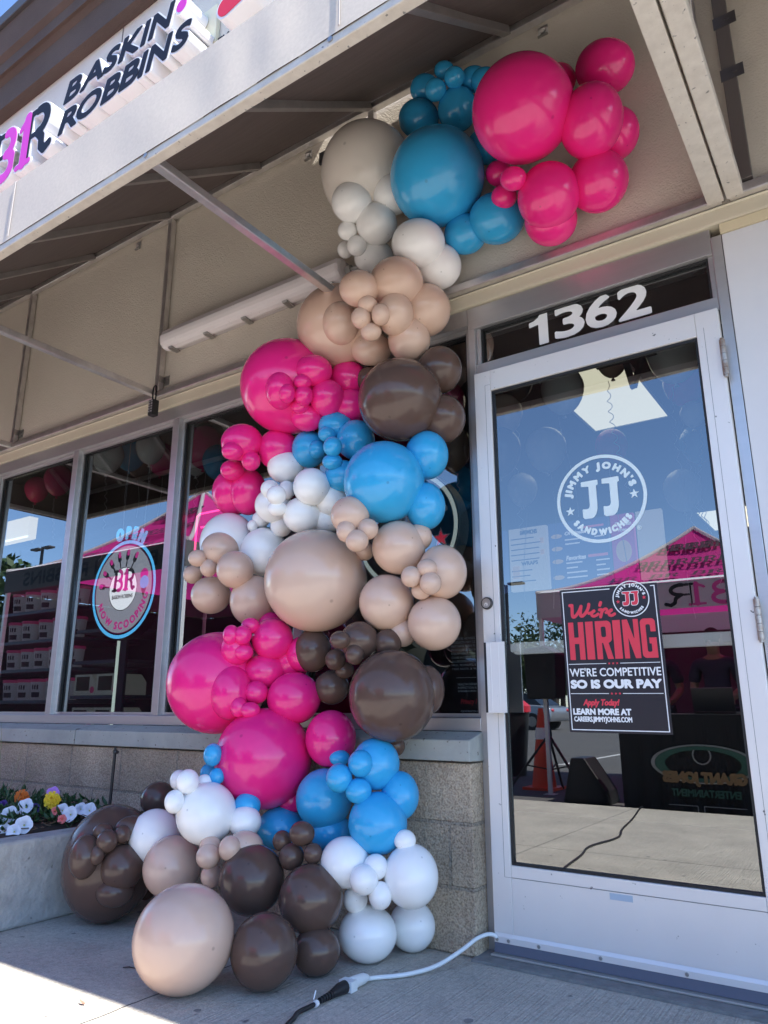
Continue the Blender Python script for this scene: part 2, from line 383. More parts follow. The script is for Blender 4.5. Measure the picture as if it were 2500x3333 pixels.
# ------------------------------------------------------------------ ground
def sidewalk_mat():
    Mx = mat('broomed_sidewalk_concrete', (.55, .51, .435), .9, var=(.44, .41, .355), vscale=2.2, bump=.8, bscale=26, stretch=(1, 1, 1), spots=((.19, .185, .18), 17, .70))
    n = Mx.node_tree.nodes; L = Mx.node_tree.links; b = n['Principled BSDF']
    co = [q for q in n if q.bl_idname == 'ShaderNodeTexCoord'][0]; sx = n.new('ShaderNodeSeparateXYZ'); L.new(co.outputs['Object'], sx.inputs[0])
    nz = n.new('ShaderNodeTexNoise'); nz.inputs['Scale'].default_value = 9; L.new(co.outputs['Object'], nz.inputs['Vector'])
    def line(axis, off, period, half):
        a = n.new('ShaderNodeMath'); a.operation = 'MULTIPLY_ADD'; L.new(nz.outputs[0], a.inputs[0]); a.inputs[1].default_value = .014; L.new(sx.outputs[axis], a.inputs[2])
        c = n.new('ShaderNodeMath'); c.operation = 'ADD'; L.new(a.outputs[0], c.inputs[0]); c.inputs[1].default_value = -off + period/2 + 60*period
        d = n.new('ShaderNodeMath'); d.operation = 'MODULO'; L.new(c.outputs[0], d.inputs[0]); d.inputs[1].default_value = period
        e = n.new('ShaderNodeMath'); e.operation = 'SUBTRACT'; L.new(d.outputs[0], e.inputs[0]); e.inputs[1].default_value = period/2
        f = n.new('ShaderNodeMath'); f.operation = 'ABSOLUTE'; L.new(e.outputs[0], f.inputs[0])
        g = n.new('ShaderNodeMath'); g.operation = 'LESS_THAN'; L.new(f.outputs[0], g.inputs[0]); g.inputs[1].default_value = half
        return g
    g1 = line(0, -.655, 1.5, .0035); g2 = line(1, -1.9, 2.05, .0045)
    mx = n.new('ShaderNodeMath'); mx.operation = 'MAXIMUM'; L.new(g1.outputs[0], mx.inputs[0]); L.new(g2.outputs[0], mx.inputs[1])
    src = b.inputs['Base Color'].links[0].from_socket
    mc = n.new('ShaderNodeMix'); mc.data_type = 'RGBA'; L.new(mx.outputs[0], mc.inputs[0]); L.new(src, mc.inputs[6]); mc.inputs[7].default_value = (.10, .095, .09, 1)
    L.new(mc.outputs[2], b.inputs['Base Color'])
    # grit, pits and blotches
    src2 = mc.outputs[2]
    for sc_, lo, hi, a0, a1 in ((55, .35, .65, .80, 1.10), (190, .30, .62, .70, 1.12), (5, .35, .68, .86, 1.08)):
        g = n.new('ShaderNodeTexNoise'); g.inputs['Scale'].default_value = sc_; g.inputs['Detail'].default_value = 6; g.inputs['Roughness'].default_value = .7; L.new(co.outputs['Object'], g.inputs['Vector'])
        q = n.new('ShaderNodeMapRange'); q.inputs[1].default_value = lo; q.inputs[2].default_value = hi; q.inputs[3].default_value = a0; q.inputs[4].default_value = a1; L.new(g.outputs[0], q.inputs[0])
        v = n.new('ShaderNodeVectorMath'); v.operation = 'SCALE'; L.new(src2, v.inputs[0]); L.new(q.outputs[0], v.inputs[3]); src2 = v.outputs[0]
    L.new(src2, b.inputs['Base Color'])
    # broom strokes
    mp = n.new('ShaderNodeMapping'); mp.inputs['Scale'].default_value = (150, 5, 1); mp.inputs['Rotation'].default_value = (0, 0, R(4)); L.new(co.outputs['Object'], mp.inputs[0])
    t = n.new('ShaderNodeTexNoise'); t.inputs['Scale'].default_value = 1; t.inputs['Detail'].default_value = 3; L.new(mp.outputs[0], t.inputs['Vector'])
    bp = n.new('ShaderNodeBump'); bp.inputs['Strength'].default_value = .9; bp.inputs['Distance'].default_value = .006; L.new(t.outputs[0], bp.inputs['Height'])
    old = b.inputs['Normal'].links[0].from_socket; L.new(old, bp.inputs['Normal']); L.new(bp.outputs[0], b.inputs['Normal'])
    return Mx
struct(MB().box(-400, 400, -420, 380, -.6, -.125).build('parking_lot', M['asphalt']))
struct(MB().box(-30, 30, -3.95, .25, -.5, 0).build('sidewalk', sidewalk_mat(), bevel=.012))
struct(MB().box(-.04, 3.9, -.12, .12, .0005, .009).build('door_threshold_strip', mat('grey_mortar', (.23, .23, .225), .9, var=(.16, .16, .155), vscale=20, bump=.8, bscale=60)))
struct(MB().box(.0, .93, -.062, .10, .0095, .016).build('threshold', mat('worn_threshold_metal', (.42, .41, .38), .5, metal=.5), bevel=.002))
mk = MB()
for i in range(14):
    x = -20+2.75*i
    mk.box(x, x+.1, -14.5, -9.5, -.125+.0005, -.121)
struct(mk.build('parking_lines', M['paint']))

# ------------------------------------------------------------------ building
def block_mat():
    Mx = bpy.data.materials.new('split_face_block'); Mx.use_nodes = True; n = Mx.node_tree.nodes; L = Mx.node_tree.links; b = n['Principled BSDF']; b.inputs['Roughness'].default_value = .92
    co = n.new('ShaderNodeTexCoord'); mp = n.new('ShaderNodeMapping'); mp.inputs['Rotation'].default_value = (R(90), 0, 0); mp.inputs['Location'].default_value = (.33, 0, 0)
    L.new(co.outputs['Object'], mp.inputs[0])
    br = n.new('ShaderNodeTexBrick'); br.inputs['Scale'].default_value = 1; br.inputs['Brick Width'].default_value = .405; br.inputs['Row Height'].default_value = .2035
    br.inputs['Mortar Size'].default_value = .0065; br.inputs['Mortar Smooth'].default_value = .25; br.inputs['Bias'].default_value = 0
    br.inputs[1].default_value = (.50, .40, .29, 1); br.inputs[2].default_value = (.44, .35, .255, 1); br.inputs[3].default_value = (.35, .295, .23, 1); L.new(mp.outputs[0], br.inputs[0])
    n1 = n.new('ShaderNodeTexNoise'); n1.inputs['Scale'].default_value = 150; n1.inputs['Detail'].default_value = 3; L.new(co.outputs['Object'], n1.inputs['Vector'])
    r1 = n.new('ShaderNodeValToRGB'); r1.color_ramp.elements[0].position = .36; r1.color_ramp.elements[0].color = (.60, .565, .52, 1); r1.color_ramp.elements[1].position = .56; r1.color_ramp.elements[1].color = (1, 1, 1, 1)
    e = r1.color_ramp.elements.new(.70); e.color = (1.08, 1.04, .98, 1); e = r1.color_ramp.elements.new(.76); e.color = (1.4, 1.33, 1.2, 1)
    L.new(n1.outputs[0], r1.inputs[0])
    n2 = n.new('ShaderNodeTexNoise'); n2.inputs['Scale'].default_value = 4; n2.inputs['Detail'].default_value = 4; L.new(co.outputs['Object'], n2.inputs['Vector'])
    r2 = n.new('ShaderNodeMapRange'); r2.inputs[1].default_value = .3; r2.inputs[2].default_value = .7; r2.inputs[3].default_value = .75; r2.inputs[4].default_value = 1.15; L.new(n2.outputs[0], r2.inputs[0])
    m1 = n.new('ShaderNodeMix'); m1.data_type = 'RGBA'; m1.blend_type = 'MULTIPLY'; m1.inputs[0].default_value = 1; L.new(br.outputs[0], m1.inputs[6]); L.new(r1.outputs[0], m1.inputs[7])
    m2 = n.new('ShaderNodeVectorMath'); m2.operation = 'SCALE'; L.new(m1.outputs[2], m2.inputs[0]); L.new(r2.outputs[0], m2.inputs[3]); L.new(m2.outputs[0], b.inputs['Base Color'])
    n3 = n.new('ShaderNodeTexNoise'); n3.inputs['Scale'].default_value = 75; n3.inputs['Detail'].default_value = 6; L.new(co.outputs['Object'], n3.inputs['Vector'])
    ad = n.new('ShaderNodeMath'); ad.operation = 'MULTIPLY_ADD'; L.new(br.outputs['Fac'], ad.inputs[0]); ad.inputs[1].default_value = -.9; L.new(n3.outputs[0], ad.inputs[2])
    bp = n.new('ShaderNodeBump'); bp.inputs['Strength'].default_value = 1; bp.inputs['Distance'].default_value = .009; L.new(ad.outputs[0], bp.inputs['Height']); L.new(bp.outputs[0], b.inputs['Normal'])
    return Mx
B = thing('building', 'tan stucco storefront building with brown cornice and block base', 'building', (-1, 0, 0))
MB().box(-7, 4.2, -.01, .25, 2.4725, 5.62).build('stucco_wall', M['stucco'], B)
MB().box(2.25, 4.2, -.01, .25, 0, 2.30).build('stucco_wall', M['stucco'], B)
prof = [(.25, 5.605), (-.10, 5.605), (-.10, 5.86), (-.135, 5.89), (-.16, 5.89), (-.16, 6.0), (-.20, 6.03), (-.235, 6.25), (.25, 6.25)]
MB().prism([(y, z) for y, z in prof], 0, -7.2, 4.3).build('cornice', M['cornice'], B)
MB().box(-7.25, 4.35, -.265, .3, 6.2525, 6.36).build('cornice_cap', M['cap'], B, bevel=.006)
jt = MB()
for px, py in ((403, 80),):
    a = W(px, py, 1, -.012); jt.box(a[0]-.005, a[0]+.005, -.0125, -.008, 3.7, 5.6)
for x in (-4.6, .9): jt.box(x-.005, x+.005, -.0125, -.008, 3.7, 5.6)
jt.build('control_joint', mat('dark_joint_sealant', (.16, .14, .125), .8), B)
MB().box(-5.5, -.036, -.088, .12, 0, .607).build('block_wall', block_mat(), B, bevel=.006)
xj = W(243, 2410, 1, -.105)[0]
for a, b_ in ((-5.5, xj-.004), (xj+.004, -.03)):
    MB().prism([(.02, .608), (-.108, .612), (-.108, .683), (-.002, .7085), (.02, .7085)], 0, a, b_).build('stone_sill', M['stone'], B, bevel=.004)
MB().box(xj-.0035, xj+.0035, -.100, .0, .61, .690).build('sill_joint', mat('sill_mortar', (.15, .145, .13), .9), B)
# metal head, cream flashing
MB().prism([(.1, 2.4115), (-.012, 2.4115), (-.014, 2.42), (-.014, 2.466), (-.02, 2.4705), (.1, 2.4705)], 0, -5.5, 4.2).build('header_flashing', M['flash'], B)
fr = MB(); fr.box(-5.5, -.036, 0, .11, 2.335, 2.409).box(-5.5, -.036, -.001, .11, .7105, .757)
mull = [-4.62, -3.702, -2.784, -1.8665, -.9485, -.042]
for x in mull[:-1]: fr.box(x, x+.052, .0005, .108, .7575, 2.3345)
st = MB()                                             # glazing stops, a little behind the front
for i, x in enumerate(mull[:-1]):
    a, b_ = x+.0525, mull[i+1]-.0005
    st.box(a, a+.016, .028, .05, .758, 2.334).box(b_-.016, b_, .028, .05, .758, 2.334).box(a+.0165, b_-.0165, .028, .05, 2.312, 2.3335).box(a+.0165, b_-.0165, .028, .05, .7585, .772)
    a2, b2 = a+.0165, b_-.0165
FR = fr.build('window_frame', M['alu'], B, bevel=.0025)
st.build('glazing_stop', M['alu'], FR)
gk = MB()
for i, x in enumerate(mull[:-1]):
    a, b_ = x+.0525+.0165, mull[i+1]-.017
    gk.box(a, a+.008, .036, .049, .773, 2.311).box(b_-.008, b_, .036, .049, .773, 2.311).box(a, b_, .0362, .0488, 2.303, 2.3115)
gk.build('gasket', M['gasket'], FR)
def pane(x0, x1, z0, z1, y, parent, name='pane'):
    mb = MB(); mb.add([(x0, y, z0), (x1, y, z0), (x1, y, z1), (x0, y, z1)], [(0, 1, 2, 3)], 0)
    mb.add([(x0, y+.006, z0), (x1, y+.006, z0), (x1, y+.006, z1), (x0, y+.006, z1)], [(3, 2, 1, 0)], 1)
    return mb.build(name, [M['glass'], M['clear']], parent)
for i, x in enumerate(mull[:-1]): pane(x+.06, mull[i+1]-.006, .765, 2.325, .052, FR)
# door surround with transom
ds = MB(); ds.box(-.0355, -.0025, -.002, .11, .009, 2.3105).box(.917, .9515, -.002, .11, .009, 2.3735).box(-.0355, .9165, -.0015, .11, 2.311, 2.4085).box(-.002, .9165, 0, .11, 2.0955, 2.146)
DS = ds.build('door_surround', M['alu'], B, bevel=.002)
for a, b_ in ((-.0015, .016), (.899, .9165)): MB().box(a, b_, .012, .035, 2.1465, 2.3105).build('glazing_stop', M['alu'], DS, bevel=.002)
MB().box(.0165, .024, .02, .034, 2.147, 2.31).box(.891, .8985, .02, .034, 2.147, 2.31).box(.0245, .8905, .02, .034, 2.302, 2.31).build('gasket', M['gasket'], DS)
pane(.0, .915, 2.1465, 2.31, .036, DS)
yd = .0335
q = [W(1722, 1052, 1, yd), W(1765, 1126, 1, yd), W(2122, 1016, 1, yd), W(2085, 905, 1, yd)]
zb, zt = (W(1765, 1124, 1, yd)[2]+W(2122, 1015, 1, yd)[2])/2, (W(1735, 1040, 1, yd)[2]+W(2085, 905, 1, yd)[2])/2; x0, x1 = W(1722, 1060, 1, yd)[0], W(2122, 1010, 1, yd)[0]
wd = (x1-x0); cells = [(0, .165), (.22, .475), (.485, .735), (.745, 1.0)]
for ch, (a, b_) in zip('1362', cells):
    u0, u1 = x0+a*wd, x0+b_*wd
    if ch == '1':
        k = u1-u0; h_ = zt-zb; shp = field_shape(poly_fn([[(u0+.50*k, zb), (u1, zb), (u1, zt), (u0+.64*k, zt), (u0+.50*k, zb+.88*h_), (u0+.24*k, zb+.80*h_), (u0, zb+.78*h_), (u0, zb+.62*h_), (u0+.50*k, zb+.66*h_)]]), (u0-.003, zb-.003, u1+.003, zt+.003), .003)
    else: shp = text_shape(ch, (u0, zb, u1, zt), .04, 0, 40)
    mb = MB(); put(mb, shp, face_y(yd), .0006)
    mb.build('house_number', M['white_vinyl'], DS)
# wall-panel right of the door
MB().box(.9535, 2.2495, -.004, .1, .009, 2.372).build('side_panel', M['panel'], B, bevel=.003)
MB().box(.951, 2.25, -.009, .1, 2.3735, 2.424-.014).build('panel_trim', M['trim'], B)
MB().box(.9517, .9533, -.0005, .05, .01, 2.372).build('panel_gap', M['gasket'], B)

# ------------------------------------------------------------------ entrance door
D = thing('entrance_door', 'satin aluminium glass door with poster and closed leaf', 'door', (.457, 0, .02))
lf = MB(); yA, yB = -.03, .014
lf.box(.001, .0705, yA, yB, .03, 2.09).box(.8405, .913, yA, yB, .03, 2.09).box(.071, .84, yA, yB, 2.0045, 2.0898).box(.071, .84, yA+.0006, yB, .2455, .2825).box(.071, .84, yA+.0012, yB, .03, .245)
LF = lf.build('door_leaf', M['alu_door'], D, bevel=.0015)
MB().box(.0468, .0478, yA-.0004, yA+.001, .2455, 2.03).box(.8636, .8646, yA-.0004, yA+.001, .2455, 2.03).box(.0478, .0700, yA-.0004, yA+.001, 2.0295, 2.0302).box(.0478, .8636, yA-.0002, yA+.0012, .2448, .2456).build('seam', mat('seam_shadow_gap', (.09, .09, .10), .7), LF)
pane(.066, .845, .278, 2.008, -.012, D)
MB().box(.0712, .079, -.022, -.0125, .283, 2.004).box(.832, .8398, -.022, -.0125, .283, 2.004).box(.0795, .8315, -.022, -.0125, 1.994, 2.004).box(.0795, .8315, -.022, -.0125, .283, .2905).build('gasket', M['gasket'], D)
MB().prism([(-.031, .046), (-.036, .046), (-.036, .064), (-.031, .0745)], 0, .004, .911).build('door_sweep', M['alu_door'], D)
MB().prism([(-.0315, .0455), (-.0345, .0455), (-.040, .0175), (-.037, .0175)], 0, .004, .911).build('sweep_flap', M['rubber'], D)
sv = MB()
for x in (.014, .055, .16, .36, .61, .86):
    sv.cyl((x, -.036, .055), (x, -.0385, .055), .0055, 14).cyl((x, -.0385, .055), (x, -.0398, .055), .003, 10)
sv.build('screw', M['steel'], D, smooth=40)
hd = MB(); hd.box(.026, .104, -.044, -.0405, .776, 1.018).box(.026, .0305, -.082, -.044, .776, 1.018)
hd.box(.031, .105, -.086, -.078, .776, 1.018)
H = MB().box(.036, .106, -.084, -.0765, .776, 1.0185).box(.0515, .0545, -.0855, -.084, .776, 1.0185).box(.083, .0845, -.0855, -.084, .776, 1.0185).build('handle', M['alu_door'], D, bevel=.0015)
MB().box(.0275, .0355, -.0845, -.0305, .7765, 1.018).build('handle_side', M['black'], D)
lk = MB().cyl((.022, -.0385, 1.165), (.022, -.0412, 1.165), .0175, 28).cyl((.022, -.0405, 1.165), (.022, -.0415, 1.165), .0165, 28)
MB().tube([(.022, -.0302, 1.165), (.022, -.0385, 1.165), (.022, -.0408, 1.165)], [.023, .0225, .0205], 28).build('lock_ring', M['cap'], D)
K = lk.build('lock', M['steel'], D, smooth=40)
MB().cyl((.0215, -.0415, 1.160), (.0215, -.0423, 1.160), .0068, 16).build('lock_core', M['alu_door'], K)
MB().box(.0205, .0225, -.0428, -.0422, 1.153, 1.161).build('keyhole', M['black'], K)
for z0, z1 in ((1.84, 1.966), (.985, 1.108), (.14, .26)):
    hb = MB(); k = (z1-z0)/5
    for i in range(5): hb.cyl((.9155, -.038, z0+k*i+.0008), (.9155, -.038, z0+k*(i+1)-.0008), .0092, 16)
    hb.cyl((.9155, -.038, z1), (.9155, -.038, z1+.006), .006, 12).cyl((.9155, -.038, z0-.006), (.9155, -.038, z0), .006, 12)
    hb.build('hinge', M['hinge'], D, smooth=40)
MB().box(.085, .826, .045, .075, .982, 1.024).box(.085, .11, .014, .045, .988, 1.018).box(.80, .826, .014, .045, .988, 1.018).build('push_bar', mat('glowing_push_bar', (.72, .72, .72), .4, metal=.2, emit=(.72, .72, .75), es=.18), D, bevel=.003)  # faint emission puts the light on the bar into its material
a = W(2033, 1172, 1, .1); b_ = W(2063, 1262, 1, .1); c_ = W(2108, 1155, 1, .1)
MB().bar((a[0], .1, 2.06), V3(b_), .022, .022).bar(V3(b_), (c_[0], .06, 2.06), .014, .02).box(a[0]-.1, a[0]+.12, .02, .085, 2.03, 2.09).build('door_closer', M['black'], D)
MB().box(.4, .47, yA-.0014+.0012, yA+.0012, .222, .240).build('maker_plate', mat('pale_blue_label', (.42, .50, .58), .5), D)
# round decal on the glass
yg = -.0124
cx, _, cz = W(1955, 1622, 1, yg); rd = (W(2102, 1612, 1, yg)[0]-W(1808, 1622, 1, yg)[0])/2
DC = MB(); pf = face_y(yg)
put(DC, disc_shape(cx, cz, rd, rd*.925, 72), pf, .0004)
arc_text(DC, "JIMMY JOHN'S", cx, cz, rd*.67, 172, 12, rd*.165, pf, 0, .10, thick=.0004)
arc_text(DC, "SANDWICHES", cx, cz, rd*.83, 216, 324, rd*.15, pf, 0, .10, inward=True, thick=.0004)
for an in (196, -1): put(DC, star_shape(cx+rd*.73*math.cos(R(an)), cz+rd*.73*math.sin(R(an)), rd*.11), pf, .0004)
for dx in (-.42, .05): put(DC, field_shape(poly_fn([slab_j(cx+rd*dx, cz-rd*.42, rd*.38, rd*.86)]), (cx-rd, cz-rd, cx+rd, cz+rd), rd/45), pf, .0004)
put(DC, disc_shape(cx+rd*.77, cz-rd*.77, rd*.045, rd*.035, 20), pf, .0004)
put(DC, text_shape('R', (cx+rd*.75, cz-rd*.795, cx+rd*.79, cz-rd*.745), .04, 0, 10), pf, .0004)
DC.build('decal', M['decal'], D)

# ------------------------------------------------------------------ hiring poster
def affine(p_bl, p_br, p_tl, wd, ht):
    o = V3(p_bl); ux = (V3(p_br)-o)/wd; uy = (V3(p_tl)-o)/ht; nn = ux.cross(uy).normalized()
    return lambda u, v, d: tuple(o+ux*u+uy*v+nn*d)
yp = -.0126
pc = [W(1856, 2383, 1, yp), W(2191, 2392, 1, yp), W(1822, 1922, 1, yp)]
pw, ph = (V3(pc[1])-V3(pc[0])).length, (V3(pc[2])-V3(pc[0])).length
pp = affine(pc[0], pc[1], pc[2], pw, ph)
P = thing('poster', "black hiring poster with red lettering stuck on the door glass", 'poster', tuple(pc[0]))
mb = MB(); put(mb, rect_shape(0, 0, pw, ph), pp, .0012); mb.build('sheet', M['ink'], P)
U = lambda u: u*pw
V = lambda v: (1-v)*ph
pq = lambda u, v, d: pp(u, v, d+.0014)
wt, rdm = MB(), MB()
bw = pw*.009; e = pw*.022
for r_ in ((e, e, pw-e, e+bw), (e, e+bw, e+bw, ph-e), (pw-e-bw, e+bw, pw-e, ph-e), (e+bw, ph-e-bw, pw*.53, ph-e), (pw*.935, ph-e-bw, pw-e-bw, ph-e)): put(wt, rect_shape(*r_), pq, .0003)
ccx, ccz, cr = U(.735), V(.098), pw*.182
put(wt, disc_shape(ccx, ccz, cr, cr*.945, 56), pq, .0003)
arc_text(wt, "JIMMY JOHN'S", ccx, ccz, cr*.68, 172, 12, cr*.165, pq, 0, .09, thick=.0003, res=12)
arc_text(wt, "SANDWICHES", ccx, ccz, cr*.84, 216, 324, cr*.15, pq, 0, .09, inward=True, thick=.0003, res=12)
for an in (190, 2): put(rdm, star_shape(ccx+cr*.72*math.cos(R(an)), ccz+cr*.72*math.sin(R(an)), cr*.12), pq, .0003)
for dx in (-.44, .03):
    s_ = slab_j(ccx+cr*dx, ccz-cr*.36, cr*.40, cr*.76)
    put(wt, field_shape(lambda P, s_=s_: poly_fn([s_])(P)-cr*.03, (ccx-cr, ccz-cr, ccx+cr, ccz+cr), cr/40), pq, .0003)
    put(rdm, field_shape(poly_fn([s_]), (ccx-cr, ccz-cr, ccx+cr, ccz+cr), cr/40), lambda u, v, d: pq(u, v, d+.0004), .0003)
# brush script "We're"
def script(lines, x0, z0, sx, sz, wd): return [([(x0+p[0]*sx+p[1]*sz*.18, z0+p[1]*sz) for p in ln], wd*k) for ln, k in lines]
def bez(*p, n=10):
    o = []
    for i in range(n+1):
        t = i/n; q = list(p)
        while len(q) > 1: q = [((1-t)*a[0]+t*b[0], (1-t)*a[1]+t*b[1]) for a, b in zip(q, q[1:])]
        o.append(q[0])
    return o
we = [([(0, .95), (.05, .95), (.08, .3)]+bez((.08, .3), (.09, -.05), (.16, .05), (.24, .4), (.27, .85))+bez((.27, .85), (.26, .1), (.27, -.08), (.36, .1), (.47, .5), (.45, .95)), 1.25),
      (bez((.47, .30), (.66, .38), (.64, .64), (.50, .58), (.47, .0), (.58, -.08), (.69, .22), n=14), 1.1), ([(.725, 1.02), (.71, .82)], 1.2),
      (bez((.71, .5), (.80, .62), (.77, .3), (.755, 0))+[], 1.15), (bez((.76, .22), (.80, .58), (.86, .62), (.885, .48)), 1.05),
      (bez((.87, .28), (1.06, .36), (1.04, .64), (.90, .58), (.87, .0), (.97, -.08), (1.07, .16), n=14), 1.1)]
ls = script(we, U(.075), V(.212), pw*.45, ph*.10, pw*.026)
put(rdm, field_shape(stroke_fn(ls), (0, V(.25), U(.62), V(.06)), pw/150), pq, .0003)
put(rdm, field_shape(block_word([('H', 0, .182), ('I', .205, .295), ('R', .322, .505), ('I', .525, .612), ('N', .636, .815), ('G', .835, 1)], U(.065), U(.945), V(.505), V(.240)), (U(.05), V(.515), U(.96), V(.23)), pw/190), pq, .0003)
def rule(v, u0=.04, u1=.955):
    put(wt, rect_shape(U(u0), V(v)-pw*.003, U(.43), V(v)+pw*.003), pq, .0003); put(wt, rect_shape(U(.57), V(v)-pw*.003, U(u1), V(v)+pw*.003), pq, .0003)
    for k in (-1, 0, 1): put(rdm, star_shape(U(.5+.04*k), V(v), pw*.014), pq, .0003)
rule(.535); rule(.738)
put(wt, text_shape("WE'RE COMPETITIVE", (U(.045), V(.622), U(.955), V(.563)), .022, 0, 26), pq, .0003)
put(wt, text_shape("SO IS OUR PAY", (U(.045), V(.705), U(.95), V(.643)), .085, 0, 26), pq, .0003)
put(rdm, text_shape("Apply Today!", (U(.16), V(.832), U(.53), V(.775)), .04, .28, 24), pq, .0003)
put(wt, text_shape("LEARN MORE AT", (U(.05), V(.882), U(.635), V(.838)), .07, 0, 22), lambda u, v, d: pq(u, v, d+.0004), .0003)
put(wt, text_shape("CAREERS.JIMMYJOHNS.COM", (U(.055), V(.938), U(.635), V(.892)), .035, 0, 22), pq, .0003)
wt.build('white_print', M['white_vinyl'], P); rdm.build('red_print', M['red'], P)

# ------------------------------------------------------------------ awning
A = thing('awning', 'grey fabric awning on a galvanised tube frame over the shop windows', 'awning', (-.5, -.02, 2.47))
XL, XR, yF, zB, zR, zT = -4.93, .985, -1.27, 2.4805, 2.4915, 3.65
xs_post = [-4.91, -3.44, -1.97, -.5, .955]
def roof(x0, x1, parent):
    n = 60; mb = MB(); vs = []
    for i in range(n+1):
        x = x0+(x1-x0)*i/n
        for k, (y, z) in enumerate(((-.045, 3.688), (-.45, 3.364), (-.86, 3.045), (-1.272, 2.742))):
            sag = -.014*math.sin(math.pi*((x-.955) % .735)/.735)*(1 if k in (1, 2) else .15)
            vs.append((x, y, z+sag))
    fs = [(i*4+k, i*4+k+1, (i+1)*4+k+1, (i+1)*4+k) for i in range(n) for k in range(3)]
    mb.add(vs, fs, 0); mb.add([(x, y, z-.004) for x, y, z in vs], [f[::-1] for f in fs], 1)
    return mb.build('fabric_roof', [M['fabric'], M['fabric_in']], parent, smooth=60)
def valance(x0, x1, parent):
    n = 140; mb = MB(); vs = []; m_ = 8
    for i in range(n+1):
        x = x0+(x1-x0)*i/n
        for k in range(m_+1):
            t = k/m_
            puck = .0035*math.sin(x*23+1.3*math.sin(x*7))*math.exp(-((x+.1)/.55)**2) + .0009*math.sin(x*11+t*2)
            vs.append((x, -1.2915-puck*math.sin(math.pi*t*.85+.3), 2.489+t*.2555))
    fs = [(i*(m_+1)+k, (i+1)*(m_+1)+k, (i+1)*(m_+1)+k+1, i*(m_+1)+k+1) for i in range(n) for k in range(m_)]
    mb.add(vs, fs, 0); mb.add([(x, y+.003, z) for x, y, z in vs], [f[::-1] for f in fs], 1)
    mb.add([vs[i*(m_+1)+m_] for i in range(n+1)]+[(vs[i*(m_+1)+m_][0], -1.268, 2.7445) for i in range(n+1)], [(i, i+1, n+1+i+1, n+1+i) for i in range(n)], 0)
    return mb.build('valance', [M['fabric'], M['fabric_in']], parent, smooth=60)
def awning_frame(x0, x1, posts, rafters, parent, flap):
    tb = .036
    MB().box(x0, x1, yF-.018, yF+.018, zB-.018, zB+.018).build('front_bar', M['galv_pale'], parent, bevel=.004)
    MB().box(x0, x1, yF-.016, yF+.016, 2.70, 2.7325).build('front_bar', M['galv'], parent, bevel=.004)
    MB().box(x0, x1, -.052, -.016, zR-.018, zR+.018).build('wall_rail', M['galv'], parent, bevel=.004)
    MB().box(x0, x1, -.062, -.026, zT-.018, zT+.018).build('wall_rail', M['galv'], parent, bevel=.004)
    for x in posts:
        MB().box(x-.017, x+.017, -.0515, -.0165, zR+.0185, zT-.0185).build('post', M['galv'], parent, bevel=.004)
        MB().box(x-.017, x+.017, yF+.0185, -.0525, zR-.0175, zR+.0165).build('brace', M['galv'], parent, bevel=.004)
        MB().box(x+.0175, x+.06, -.0155, -.011, zR+.06, zR+.115).cyl((x+.04, -.018, zR+.088), (x+.04, -.0150, zR+.088), .011, 12).box(x+.0172, x+.020, -.053, -.0152, zR+.075, zR+.113).build('bracket', M['steel'], parent, bevel=.001)
    for x in rafters:
        MB().bar((x, -.066, 3.645), (x, yF+.02, 2.712), .036, .036, up=(1, 0, 0)).build('rafter', M['rib'], parent, bevel=.003)
    for a, b in flap: MB().box(a, b, -.0445, -.0115, 3.6845, 3.6875).build('sun_block_flap', M['fabric_in'], parent)  # strips added to stop sun at the wall, leaving one gap for the leak
    for px, py in ((435, 790), (990, 480), (1755, 60)):
        x = W(px, py, 1, -.05)[0]
        if x0 < x < x1: MB().box(x-.022, x+.022, -.0252, -.0115, zT-.075, zT-.0705).box(x-.022, x+.022, -.014, -.0112, zT-.0712, zT-.02).cyl((x, -.022, zT-.05), (x, -.014, zT-.05), .012, 12).build('bracket', M['steel'], parent, bevel=.001)
roof(XL, XR, A); valance(XL, XR, A)
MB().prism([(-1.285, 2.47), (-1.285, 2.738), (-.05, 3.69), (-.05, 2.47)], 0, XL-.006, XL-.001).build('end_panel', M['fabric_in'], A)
awning_frame(XL, XR-.012, xs_post, [-4.91+.735*i for i in range(8)]+[.955], A, [(XL, -.80), (-.13, XR)])
sm = MB()
for px, py in ((30, 740), (1103, 90)):
    a_ = W(px, py, 1, -1.296); sm.box(a_[0]-.002, a_[0]+.002, -1.2985, -1.2955, 2.50, 2.742)
sm.build('seam', mat('valance_seam', (.33, .31, .30), .9), A)
sw = MB()
for px, py in ((472, 540), (1075, 155)):
    a_ = W(px, py, 1, -1.289); sw.cyl((a_[0], -1.288, zB), (a_[0], -1.2925, zB), .008, 12)
sw.build('screw', M['steel'], A)
A2 = thing('awning', 'second awning right of the doorway, its pale end truss beside the first', 'awning', (1.5, -.02, 2.47))
roof(.998, 4.0, A2); valance(.998, 4.0, A2)
awning_frame(.995, 4.0, [2.45, 3.9], [1.73, 2.45, 3.2, 3.9], A2, [(.998, 4.0)])
for nm, x, par in (('end_truss', .9555, A), ('end_truss', 1.0165, A2)):
    t_ = MB(); wv = .0265
    t_.box(x-wv, x+wv, yF+.02, -.053, zR-.029, zR+.024)
    t_.bar((x+.012, -.07, 3.60), (x+.012, yF+.03, 2.56), .03, .03, up=(1, 0, 0))
    t_.box(x-.014, x+.014, -.70, -.668, zR+.03, 3.02)
    t_.build(nm, M['galv_pale'], par, bevel=.003)
tp = MB().box(1.03, 1.075, -.053, -.012, zR+.03, zT-.02).build('post', mat('dark_steel_post', (.17, .15, .14), .5, metal=.4), A2, bevel=.002)
